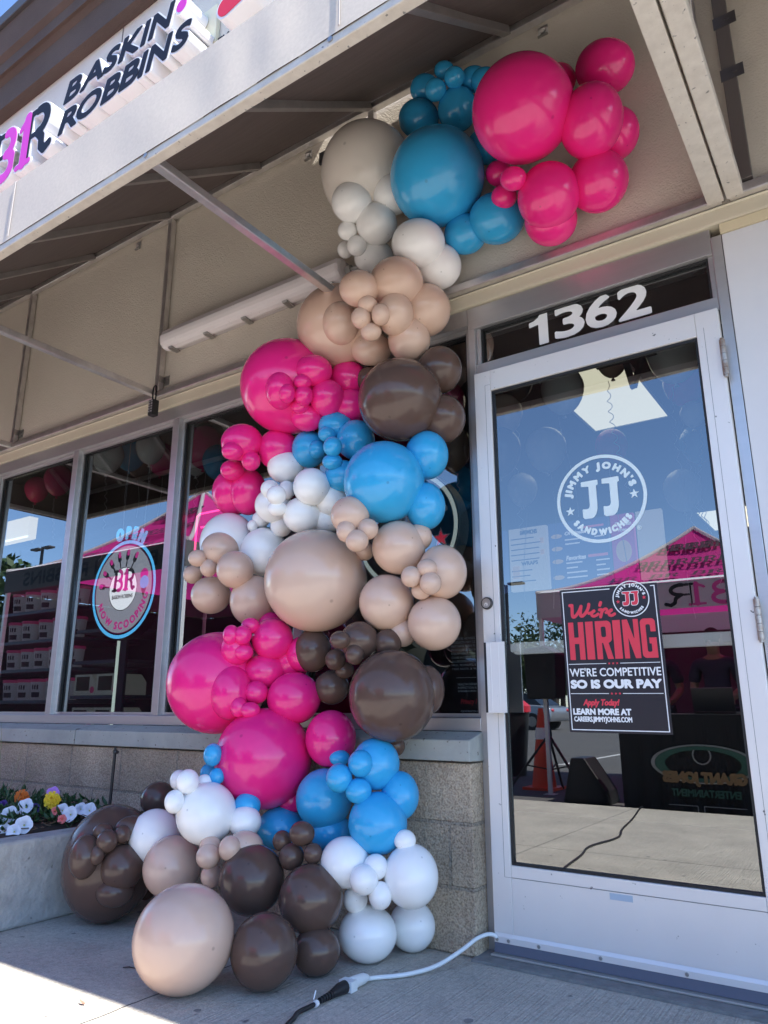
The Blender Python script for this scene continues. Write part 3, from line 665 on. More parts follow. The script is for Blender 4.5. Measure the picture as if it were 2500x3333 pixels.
for z in (2.93, 3.16): MB().box(1.025, 1.10, -.0555, -.0535, z, z+.05).cyl((1.07, -.059, z+.025), (1.07, -.0555, z+.025), .007, 12).build('bracket', mat('dark_bracket', (.16, .15, .15), .35, metal=.8), A2)

# ------------------------------------------------------------------ channel letters
yS0, yS1 = -.05, -.215
def channel(parent, fn, box, step, trim=.013, face=None, faces=None):
    """one letter: white return and rim, coloured face set on it"""
    mb = MB(); put(mb, field_shape(lambda P: fn(P)-trim, box, step), lambda u, v, d: (u, yS0-d, v), yS0-yS1)
    L_ = mb.build('channel_letter', M['letter_white'], parent)
    for f_, m_ in (faces or [(fn, face)]):
        m2 = MB(); put(m2, field_shape(f_, box, step), lambda u, v, d: (u, yS1-.002-d, v), .002); m2.build('letter_face', m_, L_)
    return L_
S1 = thing('shop_sign', 'channel letter sign with pink and navy faces above the awning', 'sign', (-2.6, -.02, 4.6))
z0, z1 = 4.612, 5.075
for (a, b_), part in (((-4.03, -3.20), 0),):
    wdt = b_-a; dk, pk = br_strokes(a-.02, z0, wdt*1.06, z1-z0)
    sp = a-.02+.47*wdt*1.06
    for lo, hi in ((a-.2, sp), (sp, b_+.2)):
        d_ = [s_ for s_ in dk if lo <= np.mean([p_[0] for p_ in s_[0]]) < hi]; p_ = [s_ for s_ in pk if lo <= np.mean([q_[0] for q_ in s_[0]]) < hi]
        fd, fp = stroke_fn(d_), stroke_fn(p_)
        channel(S1, lambda P, fd=fd, fp=fp: np.minimum(fd(P), fp(P)), (max(lo, a-.1), z0-.08, min(hi, b_+.12), z1+.08), .006,
                faces=[(lambda P, fd=fd, fp=fp: np.maximum(fd(P), -fp(P)+.004), M['navy']), (fp, M['magenta'])])
def channel_word(s, x0, x1, z0, z1):
    adv = []
    for ch in s:
        S = text_segs(ch); adv.append(S[:, [0, 2]].max()-S[:, [0, 2]].min()+.15)
    tot = sum(adv); x = x0
    for ch, ad in zip(s, adv):
        wch = (x1-x0)*ad/tot*.93
        S = text_segs(ch).copy(); H = z1-z0; bo = .010
        S[:, 0] += .2*S[:, 1]; S[:, 2] += .2*S[:, 3]
        X_, Y_ = S[:, [0, 2]], S[:, [1, 3]]
        ww = wch+.02
        S = np.stack([(S[:, 0]-X_.min())/(X_.max()-X_.min())*(ww-2*bo)+x+bo, (S[:, 1]-Y_.min())/(Y_.max()-Y_.min())*(H-2*bo)+z0+bo, (S[:, 2]-X_.min())/(X_.max()-X_.min())*(ww-2*bo)+x+bo, (S[:, 3]-Y_.min())/(Y_.max()-Y_.min())*(H-2*bo)+z0+bo], 1)
        def fn(P, S=S):
            d = seg_dist(P, S); return np.where(seg_inside(P, S), -d, d)-bo
        channel(S1, fn, (x-.04, z0-.04, x+ww+.04, z1+.04), .0048, .0105, M['navy'])
        x += (x1-x0)*ad/tot
channel_word('BASKIN', -3.045, -1.885, 4.905, 5.09)
channel_word('ROBBINS', -3.065, -1.715, 4.652, 4.84)
dt = MB(); dt.cyl((-1.82, yS0, 5.0), (-1.82, yS1, 5.0), .058, 32); L_ = dt.build('channel_letter', M['letter_white'], S1, smooth=40)
MB().cyl((-1.82, yS1, 5.0), (-1.82, yS1-.002, 5.0), .046, 32).build('letter_face', M['magenta'], L_)
bx = MB().box(-1.83, -1.69, -.045, -.012, 4.80, 5.10).build('junction_box', mat('cream_junction_box', (.72, .66, .47), .5), S1, bevel=.004)
ta_ = W(700, 168, 1, -.02); tmk = MB(); put(tmk, text_shape('TM', (ta_[0]+.01, ta_[2]+.03, ta_[0]+.12, ta_[2]+.085), .03, 0, 16), lambda u, v, d: (u, -.012-d, v), .012); tmk.build('trademark', M['navy'], S1)
S2 = thing('shop_sign', 'red letter of the next sign, cut off by the top of the photo', 'sign', (-1.2, -.02, 4.6))
jf = stroke_fn([([(-1.17, 5.32), (-1.17, 4.93)]+arc(-1.33, 4.93, .16, 0, -62, 10, .19)+[(-1.41, 4.725)], .135)])
channel(S2, jf, (-1.62, 4.55, -1.0, 5.42), .007, .014, M['red_face'])

# ------------------------------------------------------------------ wall lamp, lock box, plate
Lp = thing('wall_lamp', 'white weathered strip lamp mounted under the awning', 'lamp', (-1.2, -.012, 2.77))
x0, x1 = W(537, 1100, 1, -.075)[0], W(1118, 868, 1, -.075)[0]
zc = 2.785
prof = [(-.040, zc-.058), (-.088, zc-.056), (-.118, zc-.028), (-.122, zc+.012), (-.105, zc+.048), (-.07, zc+.066), (-.040, zc+.068)]
MB().prism(prof, 0, x0, x1).build('diffuser', M['white_acr'], Lp, bevel=.02)
MB().box(x0+.01, x1-.01, -.0395, -.0115, zc-.046, zc+.062).build('housing', mat('grey_lamp_housing', (.50, .46, .46), .5), Lp, bevel=.006)
for i in range(5):
    x = x0+.07+(x1-x0-.14)*i/4
    MB().prism([(-.03, zc-.067), (-.088, zc-.064), (-.094, zc-.055), (-.086, zc-.0555), (-.03, zc-.0575)], 0, x-.016, x+.016).build('clip', M['steel'], Lp)
MB().cyl((x1+.002, -.05, zc+.0), (x1+.03, -.05, zc), .022, 16).cyl((x1+.03, -.05, zc), (x1+.24, -.05, zc+.0), .009, 12).build('conduit', mat('grey_conduit', (.4, .39, .38), .5), Lp, smooth=40)
a_ = W(505, 1285, 1, -.075)
LBx = thing('lock_box', 'black key lock box hanging from the awning brace', 'lock box', (a_[0], -.075, a_[2]))
ax, az = -1.935, 2.405
MB().box(ax-.022, ax+.022, -.105, -.065, az-.062, az+.030).build('body', M['black'], LBx, bevel=.005)
sh = [(ax-.013, -.085, az+.03), (ax-.013, -.085, az+.105)]+[(ax+.0-.013*math.cos(t), -.085, az+.105+.013*math.sin(t)) for t in (.5, 1.0, 1.57, 2.1, 2.6)]+[(ax+.013, -.085, az+.105), (ax+.013, -.085, az+.03)]
MB().tube(sh, .0042, 8).build('shackle', M['black'], LBx, smooth=50)
kp = MB()
for i in range(5):
    for j in (-1, 1): kp.box(ax+.009*j-.005, ax+.009*j+.005, -.1075, -.1052, az-.045+.015*i, az-.0365+.015*i)
kp.build('keypad', mat('grey_lock_buttons', (.28, .27, .29), .5), LBx)
a_, b_ = W(1040, 500, 1, -.02), W(1042, 536, 1, -.02)
MP = MB().box(a_[0], a_[0]+.30, -.024, -.0105, b_[2], a_[2]).build('wall_plate', mat('dark_grey_plate', (.05, .05, .055), .35, metal=.3), None, bevel=.003)
tag(MP, 'dark metal plate on the stucco behind the big white balloon', 'plate')

# ------------------------------------------------------------------ balloons
def latex(name, c, rough=.19):
    Mx = bpy.data.materials.new(name); Mx.use_nodes = True; n = Mx.node_tree.nodes; L = Mx.node_tree.links; b = n['Principled BSDF']
    b.inputs['Roughness'].default_value = rough; b.inputs['Specular IOR Level'].default_value = .45
    b.inputs['Coat Weight'].default_value = .12; b.inputs['Coat Roughness'].default_value = .08
    co = n.new('ShaderNodeTexCoord'); oi = n.new('ShaderNodeObjectInfo')
    # the thick latex nub: a small darker dot somewhere on the outer side
    a = n.new('ShaderNodeMath'); a.operation = 'MULTIPLY_ADD'; L.new(oi.outputs['Random'], a.inputs[0]); a.inputs[1].default_value = 1.3; a.inputs[2].default_value = -.65
    a2 = n.new('ShaderNodeMath'); a2.operation = 'MULTIPLY'; L.new(oi.outputs['Random'], a2.inputs[0]); a2.inputs[1].default_value = 17.0
    a3 = n.new('ShaderNodeMath'); a3.operation = 'SINE'; L.new(a2.outputs[0], a3.inputs[0])
    a4 = n.new('ShaderNodeMath'); a4.operation = 'MULTIPLY'; L.new(a3.outputs[0], a4.inputs[0]); a4.inputs[1].default_value = .6
    cx_ = n.new('ShaderNodeCombineXYZ'); L.new(a.outputs[0], cx_.inputs[0]); L.new(a4.outputs[0], cx_.inputs[1]); cx_.inputs[2].default_value = .8
    nm = n.new('ShaderNodeVectorMath'); nm.operation = 'NORMALIZE'; L.new(cx_.outputs[0], nm.inputs[0])
    ds_ = n.new('ShaderNodeVectorMath'); ds_.operation = 'DISTANCE'; L.new(co.outputs['Object'], ds_.inputs[0]); L.new(nm.outputs[0], ds_.inputs[1])
    mr = n.new('ShaderNodeMapRange'); mr.inputs[1].default_value = .018; mr.inputs[2].default_value = .045; mr.inputs[3].default_value = .72; mr.inputs[4].default_value = 1.0; L.new(ds_.outputs['Value'], mr.inputs[0])
    nz = n.new('ShaderNodeTexNoise'); nz.inputs['Scale'].default_value = 1.6; L.new(co.outputs['Object'], nz.inputs['Vector'])
    m2 = n.new('ShaderNodeMapRange'); m2.inputs[1].default_value = .3; m2.inputs[2].default_value = .7; m2.inputs[3].default_value = .98; m2.inputs[4].default_value = 1.02; L.new(nz.outputs[0], m2.inputs[0])
    mu = n.new('ShaderNodeMath'); mu.operation = 'MULTIPLY'; L.new(mr.outputs[0], mu.inputs[0]); L.new(m2.outputs[0], mu.inputs[1])
    sc_ = n.new('ShaderNodeVectorMath'); sc_.operation = 'SCALE'; sc_.inputs[0].default_value = c; L.new(mu.outputs[0], sc_.inputs[3]); L.new(sc_.outputs[0], b.inputs['Base Color'])
    t = n.new('ShaderNodeTexNoise'); t.inputs['Scale'].default_value = 3; t.inputs['Detail'].default_value = 2; L.new(co.outputs['Object'], t.inputs['Vector'])
    r2 = n.new('ShaderNodeMapRange'); r2.inputs[3].default_value = rough-.015; r2.inputs[4].default_value = rough+.03; L.new(t.outputs[0], r2.inputs[0]); L.new(r2.outputs[0], b.inputs['Roughness'])
    return Mx
BC = {'pink': ('hot pink', (.82, .020, .215)), 'blue': ('sky blue', (.035, .36, .67)), 'tan': ('tan', (.63, .435, .335)), 'brown': ('dark brown', (.105, .064, .050)), 'sand': ('greyish white', (.66, .60, .535)), 'white': ('white', (.88, .87, .85))}
BM = {}
for k, (nm_, c) in BC.items():
    mt = latex(nm_.replace(' ', '_')+'_latex', c)
    mb = MB(); nu, nv = 96, 60; vs = []
    for i in range(nv+1):
        t = math.pi*i/nv
        for j in range(nu): vs.append((math.sin(t)*math.cos(2*math.pi*j/nu), math.sin(t)*math.sin(2*math.pi*j/nu), math.cos(t)))
    mb.add(vs, [(i*nu+j, (i+1)*nu+j, (i+1)*nu+(j+1) % nu, i*nu+(j+1) % nu) for i in range(nv) for j in range(nu)])
    me = mb.mesh('balloon', mt); me.polygons.foreach_set('use_smooth', [True]*len(me.polygons))
    bm_ = bmesh.new(); bm_.from_mesh(me); bmesh.ops.remove_doubles(bm_, verts=bm_.verts, dist=1e-5); bmesh.ops.dissolve_degenerate(bm_, edges=bm_.edges, dist=1e-6); bm_.to_mesh(me); bm_.free()
    if k == 'brown': mt.node_tree.nodes['Principled BSDF'].inputs['Specular IOR Level'].default_value = .3
    BM[k] = me
# clusters, from the top of the column to the pavement: phrase, colour, base depth in front of the shop front, then
# (picture x, y, half width, half height) back to front; 'g' = rests on the pavement
CL = [
 ('upper white cluster', 'sand', .14, [(1198, 566, 152, 177)]),
 ('upper white cluster', 'white', .14, [(1277, 632, 66, 72), (1428, 868, 74, 77), (1217, 838, 64, 60), (1362, 792, 87, 82), (1146, 659, 67, 70), (1226, 728.6, 67, 72), (1125, 812, 27, 30), (1131, 751, 32, 33), (1162, 800, 33, 35)]),
 ('top blue cluster', 'blue', .12, [(1543, 258, 46, 46), (1580, 264, 48, 48), (1581, 477, 62, 62), (1383, 290, 48, 52), (1515, 762, 70, 69), (1617, 711, 91, 88), (1489, 356, 64, 78), (1363, 386, 66, 68), (1423, 577, 154, 170), (1446, 228, 33, 32), (1479, 252, 34, 38), (1418, 292, 35, 40)]),
 ('top pink cluster', 'pink', .14, [(1817, 262, 58, 60), (2001, 437, 80, 92), (1793, 718, 86, 86), (1969, 220, 97, 97), (1947, 591, 99, 106), (1924, 396, 104, 130), (1701, 357, 166, 186), (1624, 564, 44, 44), (1786, 638.5, 102, 114), (1641, 640, 42, 43), (1671, 582, 44, 41)]),
 ('tan cluster by the lamp', 'tan', .16, [(1386, 1010, 81, 88), (1290, 922, 88, 88), (1104, 1063, 138, 141), (1332, 1105, 69, 78), (1170, 940, 66, 62), (1287, 1023, 60, 73), (1208, 1136, 67, 56), (1109, 1054, 63, 74), (1197, 991, 32, 30), (1176, 1035, 33, 37), (1208, 1080, 34, 31), (1240, 1024, 31, 37)]),
 ('pink cluster below the lamp', 'pink', .14, [(1134, 1235, 62, 62), (1140, 1325, 62, 60), (937, 1258, 155, 158), (1021, 1208, 61, 54), (914, 1271, 51, 63), (1000, 1357, 54, 48), (1065, 1296, 57, 62), (985, 1243, 30, 26), (935, 1281, 28, 32), (977, 1323, 31, 25), (989, 1288, 31, 34)]),
 ('brown cluster beside the transom', 'brown', .12, [(1204, 1236, 44, 44), (1443, 1364, 72, 80), (1430, 1205, 74, 79), (1303, 1302, 137, 137)]),
 ('pink cluster before the window', 'pink', .14, [(760, 1602, 70, 76), (808, 1601, 61, 76), (906, 1464, 67, 68), (788, 1440, 69, 61), (757, 1468, 36, 30), (757, 1530, 40, 34), (817, 1500, 31, 33)]),
 ('white cluster before the window', 'white', .15, [(916, 1712, 36, 36), (1062, 1690, 50, 48), (1080, 1628, 54, 54), (744, 1769, 94, 100), (859, 1796, 78, 79), (850, 1690, 29, 28), (822, 1711, 17, 19), (930, 1521, 60, 53), (890, 1645, 61, 58), (984, 1677, 63, 60), (1015, 1584, 61, 61), (879, 1592, 31, 30), (903, 1655, 32, 26), (933, 1595, 28, 31), (900, 1612, 32, 32)]),
 ('blue cluster beside the door', 'blue', .16, [(1385, 1648, 65, 78), (1389, 1482, 71, 80), (1114, 1549, 57, 52), (1094, 1388, 58, 50), (1006, 1462, 56, 62), (1158, 1432, 63, 66), (1250, 1569, 132, 134), (1065, 1413, 30, 26), (1032, 1463, 28, 32), (1082, 1503, 33, 26), (1083, 1454, 31, 33)]),
 ('tan cluster before the round sign', 'tan', .16, [(1139, 1678, 63, 63), (1365, 1748, 42, 44), (1308, 2058, 48, 48), (1440, 1862, 80, 89), (1414, 2028, 87, 89), (1298, 1782, 87, 88), (1258, 1961, 89, 92), (1127, 1729, 32, 36), (1197, 1722, 35, 35), (1186, 1793, 33, 32), (1162, 1760, 38, 37), (1390, 1850, 34, 31), (1371, 1922, 32, 30), (1338, 1877, 33, 35), (1401, 1898, 36, 38)]),
 ('left tan cluster', 'tan', .20, [(825, 1955, 77, 83), (717, 1788, 63, 57), (687, 1937, 66, 61), (766, 1854, 62, 61), (643, 1817, 31, 28), (628, 1870, 32, 30), (679, 1848, 28, 30)]),
 ('middle of the column', 'tan', .22, [(1028, 1889, 168, 167)]),
 ('left pink cluster', 'pink', .18, [(946, 2155, 62, 64), (985, 2130, 55, 60), (880, 2028, 38, 36), (708, 2221, 166, 166), (752, 2254, 70, 89), (862, 2186, 68, 60), (768, 2112, 50, 56), (887, 2080, 68, 68), (777, 2302, 28, 34), (815, 2312, 33, 27), (834, 2254, 40, 38), (815, 2036, 30, 26), (753, 2067, 28, 33), (793, 2123, 32, 27), (791, 2067, 29, 32)]),
 ('middle brown cluster', 'brown', .16, [(1283, 2428, 36, 36), (1262, 2092, 46, 46), (1392, 2245, 56, 80), (1170, 2085, 63, 63), (1018, 2117, 60, 71), (1081, 2237, 57, 56), (1277, 2264, 142, 151), (1121, 2182, 32, 28), (1107, 2083, 34, 30), (1155, 2130, 31, 35), (1092, 2147, 34, 36)]),
 ('lower pink cluster', 'pink', .22, [(950, 2608, 42, 42), (957, 2272, 88, 85), (1077, 2404, 83, 94), (858, 2467, 159, 166)]),
 ('lower blue cluster', 'blue', .24, [(680, 2516, 29, 32), (706, 2527, 26, 28), (693, 2457, 31, 38), (805, 2622, 44, 44), (913, 2695, 77, 72), (1076, 2707, 68, 68), (1302, 2589, 62, 81), (1223, 2486, 78, 86), (1055, 2600, 92, 101), (1230, 2679, 96, 105), (1106, 2467, 34, 27), (1167, 2574, 43, 43), (1174, 2485, 41, 45), (1104, 2532, 43, 48)]),
 ('left brown cluster', 'brown', .26, [(515, 2601, 58, 58), (475, 2894, 34, 36), (358, 2806, 155, 193, 'g'), (428, 2700, 58, 46), (374, 2905, 63, 50), (277, 2788, 53, 74), (399, 2823, 73, 78), (399, 2715, 28, 30), (336, 2707, 34, 29), (316, 2783, 25, 34), (349, 2738, 36, 39)]),
 ('left white cluster', 'white', .36, [(797, 2675, 54, 54), (665, 2546, 26, 26), (503, 2723, 84, 92), (672, 2647, 99, 104), (568, 2609, 33, 39), (583, 2539, 30, 34), (611, 2544, 38, 41)]),
 ('right white cluster', 'white', .22, [(1318, 2735, 36, 36), (1341, 3014, 76, 86, 'g'), (1338, 2851, 89, 109), (1123, 2806, 80, 86), (1197, 3039, 95, 97, 'g'), (1223, 2822, 41, 44), (1157, 2927, 40, 47), (1238, 2915, 38, 48), (1185, 2863, 47, 52)]),
 ('bottom tan cluster', 'tan', .50, [(797, 2756, 60, 54), (560, 2821, 95, 104), (689, 2850, 36, 41), (685, 2753, 36, 34), (748, 2761, 36, 42), (678, 2787, 40, 42), (599, 3053, 166, 184, 'g')]),
 ('bottom brown cluster', 'brown', .45, [(1031, 3095, 77, 85, 'g'), (860, 3096, 110, 132, 'g'), (820, 2863, 107, 119), (1012, 2925, 105, 118), (1019, 2778, 31, 36), (918, 2737, 31, 35), (983, 2713, 42, 42), (948, 2788, 42, 46)]),
]
placed = []
def ray(px, py): return (CF + CR*(px-PW/2)/FPX - CU*(py-PH/2)/FPX)
def place_balloon(px, py, rx, ry, base, ground):
    d = ray(px, py); d = d/np.linalg.norm(d)
    def half(ax, ay):
        a, b = ray(px-ax, py-ay), ray(px+ax, py+ay); a /= np.linalg.norm(a); b /= np.linalg.norm(b)
        return math.sin(math.acos(min(1, float(a@b)))/2), (b-a)
    ra, ua = half(rx, 0); rb, ub = half(0, -ry)
    rho = math.sqrt(ra*rb)
    if ground:
        t = CAM[2]/(rb*.985-d[2])
    else:
        t = (-(base)-CAM[1])/d[1]; t -= 0
        rr = rho*t
        wall = .012 if py < 2150 else .095
        lim = -(rr+wall)
        y = CAM[1]+t*d[1]
        if y > lim: t = t*(1 - (y-lim)/(y-CAM[1]+rr))
    # come forward until the rim is not swallowed by anything already placed
    angs = np.arange(0, 2*math.pi, math.pi/8)
    for it in range(80):
        ok = True
        for (qx, qy, qrx, qry, qt, qr) in placed:
            if abs(qx-px) > qrx+rx or abs(qy-py) > qry+ry: continue
            sx = px+rx*.86*np.cos(angs); sy = py+ry*.86*np.sin(angs)
            k = ((sx-qx)/qrx)**2+((sy-qy)/qry)**2; ins = k < .92
            if not ins.any(): continue
            mine = t - rho*t*math.sqrt(1-.86**2); his = qt-qr*np.sqrt(1-k[ins])
            if mine > his.min(): ok = False; break
        if ok: break
        t -= .012
    placed.append((px, py, rx, ry, t, rho*t))
    u = ua/np.linalg.norm(ua); u = u-d*(u@d); u /= np.linalg.norm(u)
    v_ = np.cross(d, u); 
    if v_ @ ub < 0: v_ = -v_
    z_ = -d
    if np.cross(u, v_) @ z_ < 0: u = -u
    c = CAM+d*t
    return c, u*ra*t, v_*rb*t, z_*rho*t, rho*t
ORD = ['', 'first', 'second', 'third', 'fourth', 'fifth', 'sixth', 'seventh', 'eighth', 'ninth', 'tenth']
NUM = ['', 'one', 'two', 'three', 'four', 'five', 'six', 'seven', 'eight', 'nine', 'ten']
def positions(pts):
    """a way to point at each of n balloons of one look by where it sits among them"""
    n = len(pts)
    if n == 1: return ['only']
    xs = [p[0] for p in pts]; ys = [p[1] for p in pts]
    if n == 2:
        if abs(ys[0]-ys[1]) > abs(xs[0]-xs[1]): return ['upper' if y == min(ys) else 'lower' for y in ys]
        return ['left' if x == min(xs) else 'right' for x in xs]
    if n == 4:
        o = [None]*4; L_ = list(range(4))
        i = min(L_, key=lambda k: ys[k]); o[i] = 'topmost'; L_.remove(i)
        i = max(L_, key=lambda k: ys[k]); o[i] = 'lowest'; L_.remove(i)
        a, b = sorted(L_, key=lambda k: xs[k]); o[a] = 'left middle'; o[b] = 'right middle'; return o
    vert = max(ys)-min(ys) >= max(xs)-min(xs)
    od = sorted(range(n), key=lambda k: ys[k] if vert else xs[k]); o = [None]*n
    for r_, k in enumerate(od):
        end = ('highest', 'lowest', 'from the top') if vert else ('leftmost', 'rightmost', 'from the left')
        o[k] = end[0] if r_ == 0 else end[1] if r_ == n-1 else ORD[r_+1]+' '+end[2]
    return o
nball = 0; ymin = 0
for phrase, colr, base, items in CL:
    rec = []; phrase = phrase.replace(colr+' ', '').replace('white ', '')
    for it in items:
        px, py, rx, ry = it[:4]
        c, ax, ay, az_, r = place_balloon(px, py, rx, ry, base, len(it) > 4)
        o = bpy.data.objects.new('balloon', BM[colr]); col.objects.link(o)
        mm = Matrix.Identity(4)
        for i in range(3): mm[i][0], mm[i][1], mm[i][2], mm[i][3] = ax[i], ay[i], az_[i], c[i]
        o.matrix_world = mm
        sz = math.sqrt(rx*ry)
        size = 'giant' if sz > 125 else 'medium' if sz > 48 else 'tiny'
        rec.append((o, px, py, size)); nball += 1; ymin = min(ymin, c[1])
    for size in ('giant', 'medium', 'tiny'):
        g = [q for q in rec if q[3] == size]
        for q, pos in zip(g, positions([(q[1], q[2]) for q in g]) if g else []):
            if phrase.startswith('middle of'): lab = 'giant tan balloon, largest of all, in the middle of the column'
            elif pos == 'only': lab = f"{size} {BC[colr][0]} balloon, the only {size} one in the {phrase}"
            else: lab = f"{size} {BC[colr][0]} balloon, {pos} of {NUM[len(g)] if len(g) < 11 else 'many'} in the {phrase}"
            tag(q[0], lab, 'balloon', 'balloons tied into a column beside the door')
print('BALLOONS', nball, 'nearest y', round(ymin, 2))

# ------------------------------------------------------------------ cords on the pavement
def spline(pts, n=10):
    p = [np.array(q, float) for q in pts]; p = [2*p[0]-p[1]]+p+[2*p[-1]-p[-2]]; out = []
    for i in range(1, len(p)-2):
        for k in range(n):
            t = k/n; out.append(.5*((2*p[i])+(-p[i-1]+p[i+1])*t+(2*p[i-1]-5*p[i]+4*p[i+1]-p[i+2])*t*t+(-p[i-1]+3*p[i]-3*p[i+1]+p[i+2])*t**3))
    out.append(p[-2]); return out
cw = thing('power_cord', 'white power cord running out from under the aluminium door', 'cord', (-.2, -.45, 0))
pts = [(.04, -.02, .020), (.004, -.040, .066), (-.022, -.10, .068), (-.045, -.18, .045), (-.085, -.27, .018), (-.135, -.36, .010), (-.20, -.43, .008), (-.214, -.46, .010)]
MB().tube(spline(pts), .0065, 10).build('cable', M['cable_w'], cw, smooth=60)
MB().tube([(-.2135, -.455, .013), (-.215, -.475, .015), (-.2175, -.515, .016), (-.2185, -.535, .016)], [.0085, .015, .017, .0175], 12).box(-.241, -.196, -.56, -.53, .002, .030).build('plug', M['cable_w'], cw, smooth=50)
cb = thing('power_cord', 'black extension cord plugged into the white one on the pavement', 'cord', (-.2, -.7, 0))
MB().tube([(-.2185, -.5605, .016), (-.2195, -.59, .016), (-.221, -.62, .013)], [.0175, .016, .0105], 12).build('socket', M['black'], cb, smooth=50)
ng = MB()
for i in range(5): 
    y = -.622-.011*i; ng.tube([(-.221, y, .012), (-.2212, y-.0075, .0118)], .0105-.0006*i, 10)
ng.build('strain_relief', M['black'], cb, smooth=50)
pts = [(-.2215, -.675, .009), (-.225, -.71, .0075), (-.225, -.76, .0075), (-.205, -.81, .0075), (-.185, -.92, .0075), (-.23, -1.12, .0075)]+[(q[0], -q[1], .0075) for q in (W(*p_, 2, 0) for p_ in ((1840, 2830), (1898, 2785), (1925, 2757), (2015, 2728), (2030, 2700), (2062, 2668), (2093, 2628)))]+[(-.64, -4.12, -.10)]
MB().tube(spline(pts), .0062, 10).build('cable', M['black'], cb, smooth=60)
tie = MB().tube([(-.2215, -.683, .009), (-.2215, -.694, .0088)], .0085, 10).bar((-.232, -.686, .016), (-.236, -.672, .034), .003, .001).build('cable_tie', M['white_vinyl'], cb)

# ------------------------------------------------------------------ planter
PL = thing('planter', 'low pale concrete planter wall full of flowers below the window', 'planter', (-2.3, -.6, 0))
pw_ = MB(); z1 = .308
pw_.box(-1.74, -1.62, -1.02, -.09, 0, z1).box(-5.2, -1.7405, -1.02, -.90, 0, z1-.0005)
pw_.build('planter_wall', M['concrete'], PL, bevel=.012)
soil = mat('bark_mulch_soil', (.055, .034, .022), .95, var=(.025, .017, .012), vscale=30, bump=2, bscale=60)
g = MB(); n1, n2 = 60, 16; vs = []
for i in range(n1+1):
    for j in range(n2+1):
        x, y = -5.2+3.46*i/n1, -.90+.81*j/n2
        vs.append((x, y, .285+.012*math.sin(x*13+y*9)+.010*rng.random()+.03*(j/n2)))
g.add(vs, [(i*(n2+1)+j, (i+1)*(n2+1)+j, (i+1)*(n2+1)+j+1, i*(n2+1)+j+1) for i in range(n1) for j in range(n2)])
g.build('soil', soil, PL, smooth=60)
ch = MB()
for i in range(420):
    x, y = rng.uniform(-2.7, -1.75), rng.uniform(-.88, -.12); l, a = rng.uniform(.008, .03), rng.uniform(0, 6.28); z = .312+.03*(y+.9)/.81+rng.uniform(-.006, .008)
    ch.bar((x, y, z), (x+l*math.cos(a), y+l*math.sin(a), z+rng.uniform(-.006, .01)), rng.uniform(.004, .009), .003)
stuff(ch.build('bark_mulch', mat('bark_chip', (.16, .085, .045), .9, var=(.06, .035, .022), vscale=50), PL))
leafm = mat('bedding_leaf', (.045, .10, .030), .5, var=(.028, .066, .022), vscale=18)
lv = MB()
def leaf(mb, p, a, tilt, l, wd, mi=0):
    d = np.array([math.cos(a)*math.cos(tilt), math.sin(a)*math.cos(tilt), math.sin(tilt)]); s = np.array([-math.sin(a), math.cos(a), 0]); p = np.array(p); u = np.cross(s, d)*l*.12
    mb.add([p, p+d*l*.35+s*wd-u, p+d*l*.35+u*.4, p+d*l*.35-s*wd-u, p+d*l*.75+s*wd*.7-u*1.6, p+d*l*.75-u*.6, p+d*l*.75-s*wd*.7-u*1.6, p+d*l-u*3],
           [(0, 2, 1), (0, 3, 2), (1, 2, 5, 4), (2, 3, 6, 5), (4, 5, 7), (5, 6, 7)], mi)
for i in range(1500):
    x = rng.uniform(-3.2, -1.84); y = rng.uniform(-.80, -.17)
    x = max(-3.2, x); top = .06 if x > -2.0 else .075
    leaf(lv, (x, y, .30+rng.uniform(.01, top)), rng.uniform(0, 6.28), rng.uniform(-.3, .9), rng.uniform(.025, .055), rng.uniform(.006, .013))
for i in range(120):
    x = rng.uniform(-3.1, -1.86); y = rng.uniform(-.78, -.2); lv.tube([(x, y, .29), (x+rng.uniform(-.02, .02), y+rng.uniform(-.02, .02), .30+rng.uniform(.05, .11))], .0016, 4)
stuff(lv.build('flower_bed_leaves', leafm))
